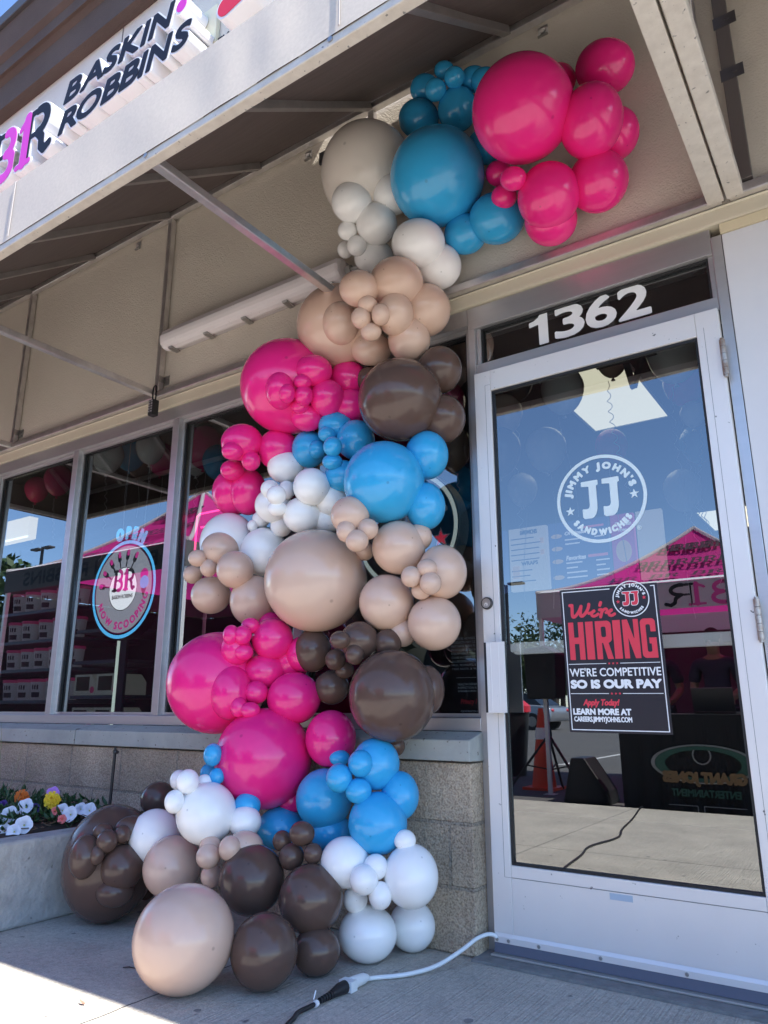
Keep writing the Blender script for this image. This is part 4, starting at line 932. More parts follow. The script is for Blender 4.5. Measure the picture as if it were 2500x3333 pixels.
def bloom(kind, px, py, yv, colr, r, label, group, z=None, face=None):
    p = W(px, py, 1, yv); f = Vector(face or (rng.uniform(.35, .95), -.6, rng.uniform(.15, .55))).normalized()
    t = thing(kind, label, 'flower', (p[0], p[1], .30), group)
    q = f.to_track_quat('Z', 'Y'); o = V3(p)
    T = lambda v: o+q @ Vector(v)
    pm = FM[colr]; mb = MB()
    if kind == 'petunia':
        n = 40; rings = [(0, -.022, 1), (.10, -.014, 1), (.35, -.006, 1), (.75, .002, 1), (1, 0, 1)]; vs = []
        for k, (rr, zz, _) in enumerate(rings):
            for i in range(n):
                a = 2*math.pi*i/n; lob = 1-.10*abs(math.sin(2.5*a))**3*(rr > .5) ; wv = .13*math.sin(5*a+.7)*rr**2*r*.5+.05*math.sin(11*a)*rr**2*r
                vs.append(T((rr*r*lob*math.cos(a), rr*r*lob*math.sin(a), zz*r/.03+wv)))
        mb.add(vs, [(k*n+i, k*n+(i+1) % n, (k+1)*n+(i+1) % n, (k+1)*n+i) for k in range(4) for i in range(n)])
        mb.build('petals', pm, t, smooth=60)
        MB().ell(T((0, 0, -.010*r/.03)), r*.10, 8, 6).build('flower_eye', FM['eye' if colr != 'purple' else 'dark'], t)
    else:
        for ring in range(5):
            k = 13-2*ring
            for i in range(k):
                a = 2*math.pi*(i+.5*(ring % 2))/k; rr = r*(1-.19*ring)*(1+.10*math.sin(i*5.1+ring)); zz = .0085*ring+.003*math.sin(i*2.7+ring*1.9); w0 = r*.25
                ca, sa = math.cos(a), math.sin(a); tz = .35+.25*ring
                pt = [(r*.1*ca, r*.1*sa, zz-.004)] + [T0 for T0 in []]
                P0 = lambda l, s, up: T(((l*ca-s*sa), (l*sa+s*ca), zz+up))
                b0 = len(mb.v); mb.add([P0(r*.1, 0, -.002), P0(rr*.6, w0*.7, rr*.2*tz), P0(rr*.62, 0, rr*.30*tz), P0(rr*.6, -w0*.7, rr*.2*tz), P0(rr, w0*.75, rr*.3*tz+.002*math.sin(i*3)), P0(rr*1.02, 0, rr*.22*tz), P0(rr, -w0*.75, rr*.3*tz)],
                       [(0, 1, 2), (0, 2, 3), (1, 4, 5, 2), (2, 5, 6, 3)])
        mb.build('petals', pm, t)
    back = T((0, 0, -.022*r/.03 if kind == 'petunia' else -.008))
    MB().tube(spline([(p[0]+rng.uniform(-.03, .03), p[1]+rng.uniform(0, .05), .295), ((p[0]+back[0])/2+.005, (p[1]+back[1])/2+.012, (.31+back[2])/2), tuple(back)], 5), .0018, 5).build('stem', leafm, t)
    return t
FM = {'white': mat('white_petal', (.78, .78, .82), .6, var=(.70, .70, .77), vscale=20), 'orange': mat('orange_petal', (.80, .20, .01), .6, var=(.66, .12, .01), vscale=60), 'yellow': mat('yellow_petal', (.85, .60, .01), .6, var=(.80, .47, .01), vscale=60),
      'lilac': mat('lilac_petal', (.50, .22, .66), .6), 'purple': mat('purple_petal', (.055, .018, .16), .6), 'coral': mat('coral_petal', (.80, .13, .14), .6, var=(.7, .2, .16), vscale=60), 'eye': mat('flower_eye_yellow', (.50, .45, .08), .6), 'dark': mat('flower_eye_dark', (.02, .01, .04), .6)}
for (px, py, yv, r, lab) in [(82, 2625, -.52, .036, 'white petunia beneath the orange marigold'), (32, 2650, -.60, .034, 'white petunia between the low left blooms and the marigold'), (77, 2685, -.66, .036, 'white petunia facing out, lowest large bloom near the rim'),
                          (12, 2706, -.70, .030, 'half open white petunia at the left edge of the photo'), (44, 2706, -.70, .030, 'small white petunia low beside the planter rim'), (2, 2672, -.64, .034, 'white petunia cut by the left edge of the photo'),
                          (202, 2637, -.42, .030, 'white petunia just right of the coral blooms, upper one'), (226, 2650, -.45, .034, 'white petunia drooping right of the coral blooms'), (263, 2632, -.36, .027, 'small white petunia, second from right in the bed'), (289, 2636, -.34, .033, 'white petunia farthest right beside the brown balloon')]:
    bloom('petunia', px, py, yv, 'white', r, lab, 'petunias in the planter')
bloom('petunia', 112, 2634, -.46, 'purple', .026, 'purple petunia between white blooms below the yellow marigold', 'petunias in the planter')
bloom('petunia', 8, 2620, -.50, 'purple', .024, 'purple petunia at the left edge behind the white blooms', 'petunias in the planter')
bloom('petunia', 70, 2613, -.40, 'lilac', .020, 'small lilac bloom hidden behind a white petunia', 'petunias in the planter')
bloom('petunia', 172, 2581, -.38, 'lilac', .030, 'lilac bloom standing behind the yellow marigold', 'petunias in the planter')
bloom('petunia', 181, 2639, -.46, 'coral', .019, 'small coral bloom left of the white petunias, upper one', 'petunias in the planter')
bloom('petunia', 202, 2666, -.50, 'coral', .019, 'small coral bloom low over the mulch', 'petunias in the planter')
bloom('marigold', 71, 2595, -.42, 'orange', .033, 'orange marigold at the left of the flower bed', 'marigolds in the planter', face=(.7, -.6, .45))
bloom('marigold', 170, 2605, -.42, 'yellow', .037, 'bright yellow marigold above the other flowers', 'marigolds in the planter', face=(.75, -.6, .4))
gb = MB()
for (a, b, c) in [((-20, 2700), (30, 2570), (78, 2410)), ((0, 2650), (60, 2560), (138, 2492)), ((-30, 2560), (2, 2450), (5, 2352)), ((-20, 2640), (0, 2540), (3, 2405)), ((-10, 2720), (40, 2640), (118, 2465))]:
    p0, p1, p2 = [W(*q, 1, -.48) for q in (a, b, c)]; pts = spline([p0, p1, p2], 8); gb.tube(pts, [.0022*(1-.8*i/(len(pts)-1)) for i in range(len(pts))], 5)
tag(gb.build('ornamental_grass', mat('dry_grass_blade', (.20, .20, .10), .6)), 'thin grey-green grass blades arching over the flowers', 'grass plant')
SP = thing('sprinkler', 'slim black sprinkler riser standing against the block wall', 'sprinkler', (-1.87, -.25, .3))
b_, t_ = W(355, 2640, 1, -.25), W(374, 2452, 1, -.25)
MB().cyl((b_[0], -.25, .28), V3(t_), .0068, 10).build('riser', M['black'], SP, smooth=50)
MB().cyl(V3(t_), V3(t_)+Vector((0, 0, .016)), .009, 12).cyl(V3(t_)+Vector((0, 0, .016)), V3(t_)+Vector((0, 0, .027)), .005, 10).cyl(V3(t_)+Vector((0, 0, .004)), V3(t_)+Vector((.026, -.006, .006)), .0075, 10).build('nozzle', M['black'], SP, smooth=50)

for nm, px, py, lab, c_ in (('twig', 420, 3155, 'small dark twig lying on the shaded pavement near the planter', (.03, .025, .02)), ('dry_leaf', 285, 3278, 'small reddish dry leaf on the sunlit pavement', (.30, .17, .12))):
    p = W(px, py, 2, 0); mb = MB(); a = px*.01
    if nm == 'twig': mb.tube([(p[0]-.022, p[1]-.006, .003), (p[0]-.005, p[1]+.003, .005), (p[0]+.02, p[1]+.012, .003)], [.0015, .002, .001], 6)
    else: leaf(mb, (p[0]-.012, p[1], .004), .3+a, .02, .026, .005)
    tag(mb.build(nm, mat('debris_'+str(px), c_, .8)), lab, 'twig' if nm == 'twig' else 'leaf')
gs = MB()
for i in range(46):
    x, y = rng.uniform(-2.2, 1.8), rng.uniform(-2.4, -.15); r_ = rng.uniform(.005, .017); n_ = 11
    pts = [(x+r_*(1+.3*rng.random())*math.cos(2*math.pi*j/n_), y+r_*(1+.3*rng.random())*math.sin(2*math.pi*j/n_), .0012) for j in range(n_)]
    gs.add(pts, [tuple(range(n_))])
stuff(gs.build('gum_stains', mat('old_gum', (.17, .165, .16), .85, var=(.26, .25, .235), vscale=40)))

# ------------------------------------------------------------------ inside the shop
wallm = mat('shop_wall_paint', (.10, .095, .10), .8); floorm = mat('shop_floor_tile', (.16, .15, .14), .4, var=(.12, .115, .11), vscale=3)
struct(MB().box(-5.6, 3.4, .12, 7.2, -.05, .001).build('floor', floorm))
struct(MB().box(-5.6, 3.4, .12, 7.2, 2.90, 3.0).build('ceiling', mat('dark_ceiling_tile', (.035, .035, .04), .8)))
struct(MB().box(-5.6, 3.4, 7.15, 7.25, 0, 2.9).build('back_wall', wallm)); struct(MB().box(-5.7, -5.55, .12, 7.2, 0, 2.9).build('side_wall', wallm)); struct(MB().box(3.35, 3.5, .12, 7.2, 0, 2.9).build('side_wall', wallm))
struct(MB().box(-5.6, 3.4, .12, .2, 2.42, 2.9).build('header_wall', wallm))
lm = emis('lit_ceiling_panel', (1.0, .90, .66), .56)
lf_ = mat('light_frame', (.5, .5, .5), .5)
def ceiling_light(x0, x1, y0, y1, lab, z=2.896):
    t = thing('ceiling_light', lab, 'ceiling light', ((x0+x1)/2, (y0+y1)/2, z), 'lit ceiling panels inside the shop')
    MB().box(x0, x1, y0, y1, z-.004, z).build('diffuser', lm, t)
    MB().box(x0-.02, x0-.001, y0-.02, y1+.02, z-.01, z).box(x1+.001, x1+.02, y0-.02, y1+.02, z-.01, z).box(x0, x1, y0-.02, y0-.001, z-.01, z).box(x0, x1, y1+.001, y1+.02, z-.01, z).build('light_frame', lf_, t)
ceiling_light(-.43, .115, 1.72, 2.93, 'big lit ceiling panel seen through the top of the door')
ceiling_light(-.33, .22, 6.05, 7.1, 'far lit ceiling panel at the right edge of the door glass')
bulk = thing('bulkhead', 'cream lit bulkhead seen high through the leftmost window', 'bulkhead', (-5.2, .7, 2.4))
bq = [W(95, 1700, 1, .55), W(95, 1760, 1, .55)]
MB().box(-5.54, bq[0][0], .55, .62, bq[1][2]+.03, bq[0][2]+.05).build('body', mat('glowing_cream_bulkhead', (.62, .58, .44), .6, emit=(.80, .60, .30), es=.62), bulk)  # body emits warm light to hold its cream against the blue reflection
MB().box(-5.54, bq[0][0]+.01, .545, .5495, bq[1][2]+.032, bq[1][2]+.045).build('light_strip', emis('warm_light_strip', (1, .93, .75), .9), bulk)
# menu boards
mbd = thing('menu_board', 'row of lit menu boards on the wall behind the counter', 'menu board', (-1, 4, 2.2))
ym = 4.0
def mp(px, py): a = W(px, py, 1, ym); return a[0], a[2]
xL = mp(1655, 1800)[0]; xs = [mp(1590, 1800)[0], mp(1650, 1800)[0], xL+.0, mp(1785, 1800)[0], mp(1990, 1800)[0], mp(2075, 1800)[0], mp(2170, 1800)[0]]
zb, zt = 1.86, 2.47
scr = [('dark', 0, 1), ('white', 2, 3), ('dark', 3, 4), ('magenta', 4, 5), ('white', 5, 6)]
SM = {'dark': emis('screen_dark', (.02, .03, .09), .5), 'white': emis('screen_cream', (.80, .72, .62), .15), 'magenta': emis('screen_magenta', (.55, .03, .28), .16)}
for k, a, b in scr: MB().box(xs[a]+.012, xs[b]-.012, ym, ym+.06, zb, zt).build('screen', SM[k], mbd)
ptx = MB(); pln = face_y(ym-.002)
put(ptx, text_shape('SANDWICHES', (xs[2]+.13, 2.40, xs[3]-.10, 2.445), .06, 0, 14), pln, .001)
put(ptx, text_shape('WRAPS', (xs[2]+.13, 2.10, xs[2]+.30, 2.14), .06, 0, 14), pln, .001)
for i in range(9):
    z = 2.36-.052*i
    if i in (5,): continue
    ptx.box(xs[2]+.03, xs[2]+.03+rng.uniform(.18, .32), ym-.004, ym-.002, z, z+.010)
ptx.build('menu_text', mat('navy_print', (.03, .05, .16), .5), mbd)
pwt = MB(); ppk = MB()
for s_, z in (('Originals', 2.33), ('Favorites', 2.10)): put(pwt, text_shape(s_, (xs[3]+.17, z, xs[3]+.36, z+.045), .05, .2, 14), pln, .001)
for i in range(6):
    z = 2.29-.04*i if i < 2 else 2.16-.045*i+.0
    pwt.box(xs[3]+.17, xs[3]+.17+rng.uniform(.10, .2), ym-.004, ym-.002, z, z+.012); pwt.box(xs[3]+.45, xs[3]+.45+rng.uniform(.07, .13), ym-.004, ym-.002, z, z+.012)
ppk.box(xs[3]+.38, xs[4]-.03, ym-.004, ym-.002, 2.11, 2.135).box(xs[3]+.30, xs[4]-.05, ym-.004, ym-.002, 2.385, 2.405)
put(pwt, text_shape('Chicken', (xs[4]+.05, 2.36, xs[5]-.03, 2.40), .05, 0, 14), pln, .001); put(pwt, text_shape('Wrap', (xs[4]+.07, 2.30, xs[5]-.07, 2.34), .05, 0, 14), pln, .001)
pwt.build('menu_text', emis('screen_text', (.9, .9, .95), .2), mbd); ppk.build('menu_stripe', emis('screen_pink', (.8, .2, .3), .2), mbd)
fo = MB()
for z in (2.34, 2.22, 2.10, 1.95): fo.ell((xs[3]+.09, ym-.004, z), (.055, .002, .022), 14, 6)
fo.ell(((xs[4]+xs[5])/2, ym-.004, 2.13), (.07, .002, .10), 16, 8); fo.box(xs[2]+.33, xs[3]-.04, ym-.004, ym-.002, 2.30, 2.35).box(xs[2]+.33, xs[3]-.04, ym-.004, ym-.002, 2.19, 2.235).box(xs[2]+.04, xs[2]+.11, ym-.004, ym-.002, 1.98, 2.1)
fo.build('menu_picture', emis('screen_food', (.75, .5, .3), .16), mbd)
MB().box(xs[2]-.6, 1.6, 3.2, 3.85, .001, 1.02).build('counter_body', wallm, thing('counter', 'dark service counter below the menu boards', 'counter', (-.6, 3.5, 0)))
# helium balloons under the ceiling, each with a knot and a ribbon
IM = {}
for k in BC:
    c_ = BC[k][1]; IM[k] = mat('helium_balloon_'+k, c_, .22, coat=.3)
rib = mat('curling_ribbon', (.62, .60, .62), .35)
def helium(px, py, y, r, k, rl, curl, lab):
    p = W(px, py, 1, y); t = thing('helium_balloon', lab, 'balloon', tuple(p), 'helium balloons floating inside the shop'); mb = MB(); nu, nv = 28, 18; vs = []
    for i in range(nv+1):
        a = math.pi*i/nv; rr = math.sin(a)*(1-.10*max(0, -math.cos(a))); zz = math.cos(a)*(1.05 if a < math.pi/2 else 1.28)
        for j in range(nu): vs.append((p[0]+r*rr*math.cos(2*math.pi*j/nu), p[1]+r*rr*math.sin(2*math.pi*j/nu), p[2]+r*zz))
    mb.add(vs, [(i*nu+j, i*nu+(j+1) % nu, (i+1)*nu+(j+1) % nu, (i+1)*nu+j) for i in range(nv) for j in range(nu)])
    mb.build('skin', IM[k], t, smooth=80)
    zb_ = p[2]-r*1.28
    MB().tube([(p[0], p[1], zb_+.006), (p[0], p[1], zb_-.004), (p[0], p[1], zb_-.018)], [.006, .004, .012], 10).build('knot', IM[k], t)
    if rl:
        n = 90 if curl else 14; pts = []
        ph0 = rng.uniform(0, 6)
        for i in range(n+1):
            s = i/n; q = curl*min(1, s*4+.2)
            pts.append((p[0]+q*math.cos(ph0+i*.75)+.03*math.sin(s*3+ph0), p[1]+q*math.sin(ph0+i*.75)+.02*s, zb_-.015-rl*s))
        MB().tube(pts, .0017, 5).build('ribbon', rib, t)
for a in [(1830, 1265, .75, .105, 'white', .5, .0, 'grey-white helium balloon beside the lit ceiling panel'), (1640, 1345, .45, .085, 'tan', .0, 0, 'tan helium balloon behind the upper left corner of the door glass'),
          (1622, 1465, .35, .10, 'brown', .0, 0, 'brown helium balloon behind the left edge of the door glass'), (1777, 1458, 1.3, .115, 'white', .75, .0, 'pale helium balloon faint behind the blue reflection'),
          (2190, 1150, .8, .115, 'white', .75, .008, 'white helium balloon at the upper right of the door glass'), (2225, 1245, 1.2, .10, 'pink', .6, .008, 'pink helium balloon below the white one at the door hinge side'),
          (1990, 1450, 1.9, .10, 'pink', .8, 0, 'pink helium balloon faint above the round decal'), (1700, 1590, 1.9, .10, 'white', .6, .0, 'small pale helium balloon left of the round decal'),
          (2222, 1590, 1.9, .11, 'white', .6, .0, 'small pale helium balloon right of the round decal'), (2270, 1440, 1.9, .10, 'blue', .7, .008, 'blue helium balloon near the right edge of the door glass'),
          (2255, 1345, 1.2, .06, 'white', .45, .007, 'small white helium balloon below the pink one'),
          (1990, 1170, 1.1, .08, 'tan', .62, .012, 'tan helium balloon whose ribbon hangs before the lit panel'), (1680, 1240, .5, .08, 'brown', .62, .011, 'brown helium balloon with a curly ribbon by the door corner')]: helium(*a)
for a in [(350, 1480, .55, .115, 'white', .62, .009, 'white helium balloon in the second window, trailing a curl'), (425, 1470, .75, .12, 'blue', .55, .0, 'blue helium balloon in the middle of the second window'),
          (452, 1500, .95, .11, 'brown', .3, .0, 'brown helium balloon behind the blue one'), (490, 1455, .6, .10, 'white', .62, .0, 'white helium balloon at the right of the second window'),
          (525, 1490, .9, .11, 'pink', .4, .0, 'dark pink helium balloon beside the second mullion'), (190, 1560, .7, .11, 'pink', .5, .008, 'pink helium balloon in the leftmost window'),
          (120, 1590, .9, .10, 'pink', .4, .009, 'smaller pink helium balloon farther left'), (665, 1450, .7, .13, 'pink', .35, .0, 'pink helium balloon in the third window'), (640, 1500, .9, .09, 'white', .0, 0, 'white helium balloon low in the third window'),
          (710, 1500, .6, .10, 'blue', .0, 0, 'blue helium balloon behind the pink column'), (650, 1370, .95, .10, 'brown', .6, .008, 'brown helium balloon at the top of the third window'),
          (1440, 1310, .6, .12, 'pink', 0, 0, 'pink helium balloon between the column and the door'), (1470, 1455, .5, .10, 'tan', .45, .010, 'olive tan helium balloon behind the brown garland balloon'), (1490, 1580, .7, .10, 'blue', 0, 0, 'blue helium balloon above the round black sign')]: helium(*a)
# round hanging sign
bx_, _, bz_ = W(416, 1925, 1, .13); rr = .283
bz_ = 1.452; bx_ = -2.352
RS = thing('round_sign', 'round hanging sign with a light blue rim and lettering NOW SCOOPING', 'sign', (bx_, .15, bz_))
MB().cyl((bx_, .13, bz_), (bx_, .20, bz_), rr, 72).build('rim', M['black'], RS, smooth=40)
def lay(shape_list, name, m_, d0):
    mb = MB()
    for s_ in shape_list: put(mb, s_, lambda u, v, d: (u, .13-d0-d, v), .0)
    return mb.build(name, m_, RS)
eb = .42
lay([disc_shape(bx_, bz_, rr, rr*.93)], 'blue_ring', emis('lit_blue_ring', (.10, .48, .85), .7), .0005)
lay([disc_shape(bx_, bz_, rr*.90)], 'face', emis('lit_grey_face', (.46, .45, .50), .36), .001)
lay([disc_shape(bx_, bz_, rr*.905, rr*.885)], 'pink_line', M['pinklogo'], .0015)
lay([disc_shape(bx_, bz_, rr*.435)], 'centre_disc', emis('lit_white_disc', (.85, .85, .87), .7), .0015)
lay([disc_shape(bx_, bz_, rr*.445, rr*.43)], 'thin_ring', M['navy'], .002)
pl2 = lambda u, v, d: (u, .13-.0025-d, v)
dk, pk = br_strokes(bx_-rr*.35, bz_-.012, rr*.70, rr*.44)
bb = (bx_-rr, bz_-rr, bx_+rr, bz_+rr)
m1_, m2_ = MB(), MB(); fd, fp = stroke_fn(dk), stroke_fn(pk)
put(m1_, field_shape(lambda P: np.maximum(fd(P), -fp(P)), (bx_-rr*.42, bz_-.04, bx_+rr*.42, bz_+rr*.5), .0016), pl2); put(m2_, field_shape(fp, (bx_-rr*.42, bz_-.04, bx_+rr*.42, bz_+rr*.5), .0016), pl2)
put(m1_, text_shape('BASKIN·ROBBINS', (bx_-rr*.33, bz_-rr*.20, bx_+rr*.33, bz_-rr*.115), .03, 0, 12), pl2)
arc_text(m2_, 'NOW SCOOPING', bx_, bz_, rr*.82, 200, 352, rr*.155, pl2, 0, .06, inward=True)
# spoons and a cone on the ring
for k, an in enumerate((172, 150, 128, 106, 84, 62)):
    ux, uy = math.cos(R(an)), math.sin(R(an))
    put(m1_, field_shape(stroke_fn([([(bx_+ux*rr*.47, bz_+uy*rr*.47), (bx_+ux*rr*.64, bz_+uy*rr*.64)], rr*.035), ([(bx_+ux*rr*.64, bz_+uy*rr*.64), (bx_+ux*rr*.74, bz_+uy*rr*.74)], rr*.11)]), bb, .003), pl2)
    put(m2_, field_shape(stroke_fn([([(bx_+ux*rr*.72+.004, bz_+uy*rr*.72), (bx_+ux*rr*.77+.004, bz_+uy*rr*.77)], rr*.085)]), bb, .003), lambda u, v, d: (u, .13-.003-d, v))
put(m2_, disc_shape(bx_+rr*.64, bz_+rr*.24, rr*.12, n=24), pl2)
m1_.build('dark_print', mat('sign_dark_print', (.05, .04, .05), .5), RS); m2_.build('pink_print', emis('lit_pink_print', (.62, .03, .26), .5), RS)
lay([disc_shape(bx_+rr*.66, bz_+rr*.08, rr*.13, n=24)], 'blue_scoop', emis('lit_blue_scoop', (.06, .45, .85), .5), .0035)
lay([([(bx_+rr*.57, bz_-.01), (bx_+rr*.74, bz_-.01), (bx_+rr*.66, bz_-rr*.22)], [(0, 1, 2)], [])], 'cone', mat('cone_print', (.4, .22, .05), .5), .0032)
op = MB(); arc_text(op, 'OPEN', bx_-.012, bz_, rr*1.02, 108, 55, rr*.28, pl2, 0, .10, thick=.003)
op.build('open_letters', emis('lit_blue_letters', (.10, .48, .80), .55), RS)
MB().cyl((bx_-.1, .165, bz_+rr*.9), (bx_-.1, .165, 2.9), .0015, 6).cyl((bx_+.1, .165, bz_+rr*.9), (bx_+.1, .165, 2.9), .0015, 6).build('hanging_wire', rib, RS)
# neon open sign edge
nn_ = thing('neon_sign', 'glowing pink neon tube sign half hidden behind white balloons', 'neon sign', (-1.72, .15, 1.7))
MB().tube([(-1.62, .15, 1.812), (-1.77, .15, 1.812), (-1.79, .15, 1.80), (-1.792, .15, 1.60)], .0055, 8).tube([(-1.62, .15, 1.735), (-1.755, .15, 1.735)], .005, 8).build('tube', emis('pink_neon', (1.0, .05, .20), 1.6), nn_, smooth=60)
MB().box(-1.78, -1.55, .18, .19, 1.55, 1.85).build('backing', M['black'], nn_)
# round black sign with star, by the door
jx, jz, jr = -.42, 1.535, .262
JS = thing('round_sign', 'round black window sign with a red star, mostly behind balloons', 'sign', (jx, .15, jz))
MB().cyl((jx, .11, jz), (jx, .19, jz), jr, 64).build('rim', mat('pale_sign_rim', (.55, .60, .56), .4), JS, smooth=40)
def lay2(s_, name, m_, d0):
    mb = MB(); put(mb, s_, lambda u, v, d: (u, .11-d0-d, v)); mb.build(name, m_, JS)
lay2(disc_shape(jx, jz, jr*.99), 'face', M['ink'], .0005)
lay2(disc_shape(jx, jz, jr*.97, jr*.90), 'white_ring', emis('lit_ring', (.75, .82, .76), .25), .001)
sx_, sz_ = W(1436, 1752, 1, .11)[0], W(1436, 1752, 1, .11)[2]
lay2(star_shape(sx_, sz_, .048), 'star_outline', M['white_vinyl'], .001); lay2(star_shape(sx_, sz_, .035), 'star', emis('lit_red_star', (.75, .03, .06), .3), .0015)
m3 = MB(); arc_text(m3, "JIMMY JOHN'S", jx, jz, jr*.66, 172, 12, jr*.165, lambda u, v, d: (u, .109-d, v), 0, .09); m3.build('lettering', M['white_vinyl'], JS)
# notice beside the door
NT = thing('notice', 'black notice sheet with small white print inside the window by the door', 'notice', (-.12, .075, .9))
MB().box(-.235, -.040, .070, .072, .70, 1.08).build('sheet', M['ink'], NT)
nt_ = MB(); pn = face_y(.0695)
for i, s_ in enumerate(('PLEASE BE ADVISED THAT', 'PRODUCTS MAY CONTAIN', 'MAY HAVE BEEN FURTHER', 'PROCESSED ON SHARED', 'EQUIPMENT THAT MAY', 'COME IN CONTACT WITH', 'ALLERGENS INCLUDING', 'MILK, PEANUTS, SESAME', 'TREE NUTS, & WHEAT')):
    put(nt_, text_shape(s_, (-.19, 1.048-.0145*i, -.045, 1.057-.0145*i), .02, 0, 8), pn, .0003)
for i, s_ in enumerate(('HEALTH DEPARTMENT', 'INSPECTION RESULTS', 'AVAILABLE UPON REQUEST')): put(nt_, text_shape(s_, (-.165, .875-.013*i, -.045, .884-.013*i), .02, 0, 8), pn, .0003)
for i, s_ in enumerate(('FOR INFORMATION ABOUT OUR', 'PRIVACY POLICY SCAN OR VISIT')): put(nt_, text_shape(s_, (-.155, .776-.014*i, -.045, .784-.014*i), .03, 0, 8), pn, .0003)
nt_.box(-.17, -.06, .0685, .0693, .903, .905)
nt_.build('white_print', M['white_vinyl'], NT)
nr = MB(); put(nr, text_shape('Privacy Policy', (-.155, .800, -.042, .826), .03, .25, 16), pn, .0003); nr.build('red_print', M['red'], NT)
# freezer case with tubs and cakes
FZ = thing('freezer', 'dark upright freezer case with lit shelves behind the left windows', 'freezer', (-3.4, .9, 0))
dkm = mat('freezer_liner', (.018, .020, .026), .5); shm = mat('freezer_shelf', (.16, .20, .25), .4, metal=.4)
MB().box(-4.9, -2.2, 1.05, 1.10, .001, 1.95).box(-4.95, -4.9, .42, 1.1, .001, 1.95).box(-2.2, -2.15, .42, 1.1, .001, 1.95).box(-4.9, -2.2, .42, 1.05, 1.90, 1.95).box(-4.9, -2.2, .42, 1.05, .001, .25).build('cabinet', dkm, FZ)
zsh = [.72, .845, 1.06, 1.262, 1.475]
for z in zsh[1:]: MB().box(-4.9, -3.34, .5, 1.04, z-.022, z).build('shelf', shm, FZ)
for z in (.66, .872, 1.094, 1.30): MB().box(-3.32, -2.80, .5, 1.04, z-.022, z).build('shelf', shm, FZ)
MB().box(-2.7735, -2.770, .43, .45, .35, 1.20).build('light_tube', emis('freezer_light', (.80, .92, .82), .40), FZ)
MB().cyl((-3.30, .40, 1.14), (-3.275, .40, 1.40), .014, 12).build('door_handle', mat('glowing_handle', (.6, .66, .68), .35, emit=(.5, .6, .62), es=.2), FZ, smooth=40)  # brightness of the handle is put in as emission
MB().box(-3.345, -3.325, .40, .42, .25, 1.9).box(-2.70, -2.64, .40, .42, .25, 1.9).build('door_frame', mat('freezer_frame', (.10, .11, .13), .4, metal=.5), FZ)
tubm = mat('glowing_paper_tub', (.55, .52, .55), .5, emit=(.30, .28, .32), es=.07); lidm = mat('glowing_pink_lid', (.55, .05, .18), .5, emit=(.5, .05, .16), es=.08); labm = mat('tub_print', (.05, .03, .05), .5)  # cartons and lids emit a little so the stock looks lit
ptub = None
def copy_tree(o, parent=None):
    c = o.copy(); col.objects.link(c)
    if parent is not None: c.parent = parent; c.matrix_parent_inverse = o.matrix_parent_inverse.copy()
    for ch_ in o.children: copy_tree(ch_, c)
    return c
ptub = thing('ice_cream_tub', 'tub', 'tub', (-3.66, .56, zsh[1]), 'ice cream tubs on the freezer shelves')
x_, y_, z_ = -3.66, .56, zsh[1]
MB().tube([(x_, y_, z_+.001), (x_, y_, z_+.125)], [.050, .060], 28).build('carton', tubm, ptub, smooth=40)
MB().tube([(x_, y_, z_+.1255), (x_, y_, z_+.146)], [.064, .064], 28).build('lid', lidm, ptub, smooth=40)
def wrap(mb, a0, a1, z0, z1, r0, r1, n=6):
    vs = []
    for i in range(n+1):
        a = R(a0+(a1-a0)*i/n)
        for z, r in ((z0, r0), (z1, r1)): vs.append((x_+r*math.sin(a), y_-r*math.cos(a), z))
    mb.add(vs, [(2*i, 2*i+2, 2*i+3, 2*i+1) for i in range(n)])
pb = MB()
wrap(pb, -5, 60, z_+.02, z_+.055, .0535, .0565)
for a in (2, 20, 38): wrap(pb, a, a+11, z_+.075, z_+.105, .0572, .0598, 3)
pb.build('print', labm, ptub)
shelfname = {1: 'second shelf from the bottom', 2: 'third shelf from the bottom', 3: 'fourth shelf from the bottom', 4: 'top shelf'}
shelfname = {1: 'lowest', 2: 'second lowest', 3: 'second highest', 4: 'highest'}
first = True
for s_ in (1, 2, 3, 4):
    for i in range(5):
        o = ptub if first else copy_tree(ptub)
        first = False
        o.location = (-3.43-.185*i, .56+.02*rng.random(), zsh[s_]); 
        o['label'] = f"pink lidded ice cream tub, {['rightmost', 'second from right', 'third from right', 'fourth from right', 'leftmost'][i]} on the {shelfname[s_]} freezer shelf"
cakem = mat('cake_box', (.50, .49, .42), .5, emit=(.28, .28, .24), es=.10)  # boxes glow slightly, standing in for light in the case
first = None
for z in (.66, .872):
    for i in range(2):
        x = -3.20+.235*i
        if first is None:
            first = thing('cake_box', '', 'cake box', (x, .6, z), 'cake boxes in the freezer')
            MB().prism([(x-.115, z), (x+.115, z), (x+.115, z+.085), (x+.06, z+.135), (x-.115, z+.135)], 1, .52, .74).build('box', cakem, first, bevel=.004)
            MB().box(x-.09, x+.05, .518, .5195, z+.03, z+.12).build('window', mat('cake_window', (.10, .09, .06), .15), first)
            MB().cyl((x+.085, .519, z+.035), (x+.085, .5175, z+.035), .022, 18).build('sticker', lidm, first)
            o = first
        else:
            o = copy_tree(first); o.location = (x, .6, z)
        o['label'] = f"white cake box with a pink sticker, {'left' if i == 0 else 'right'} one on the {'lower' if z < .8 else 'upper'} cake shelf"

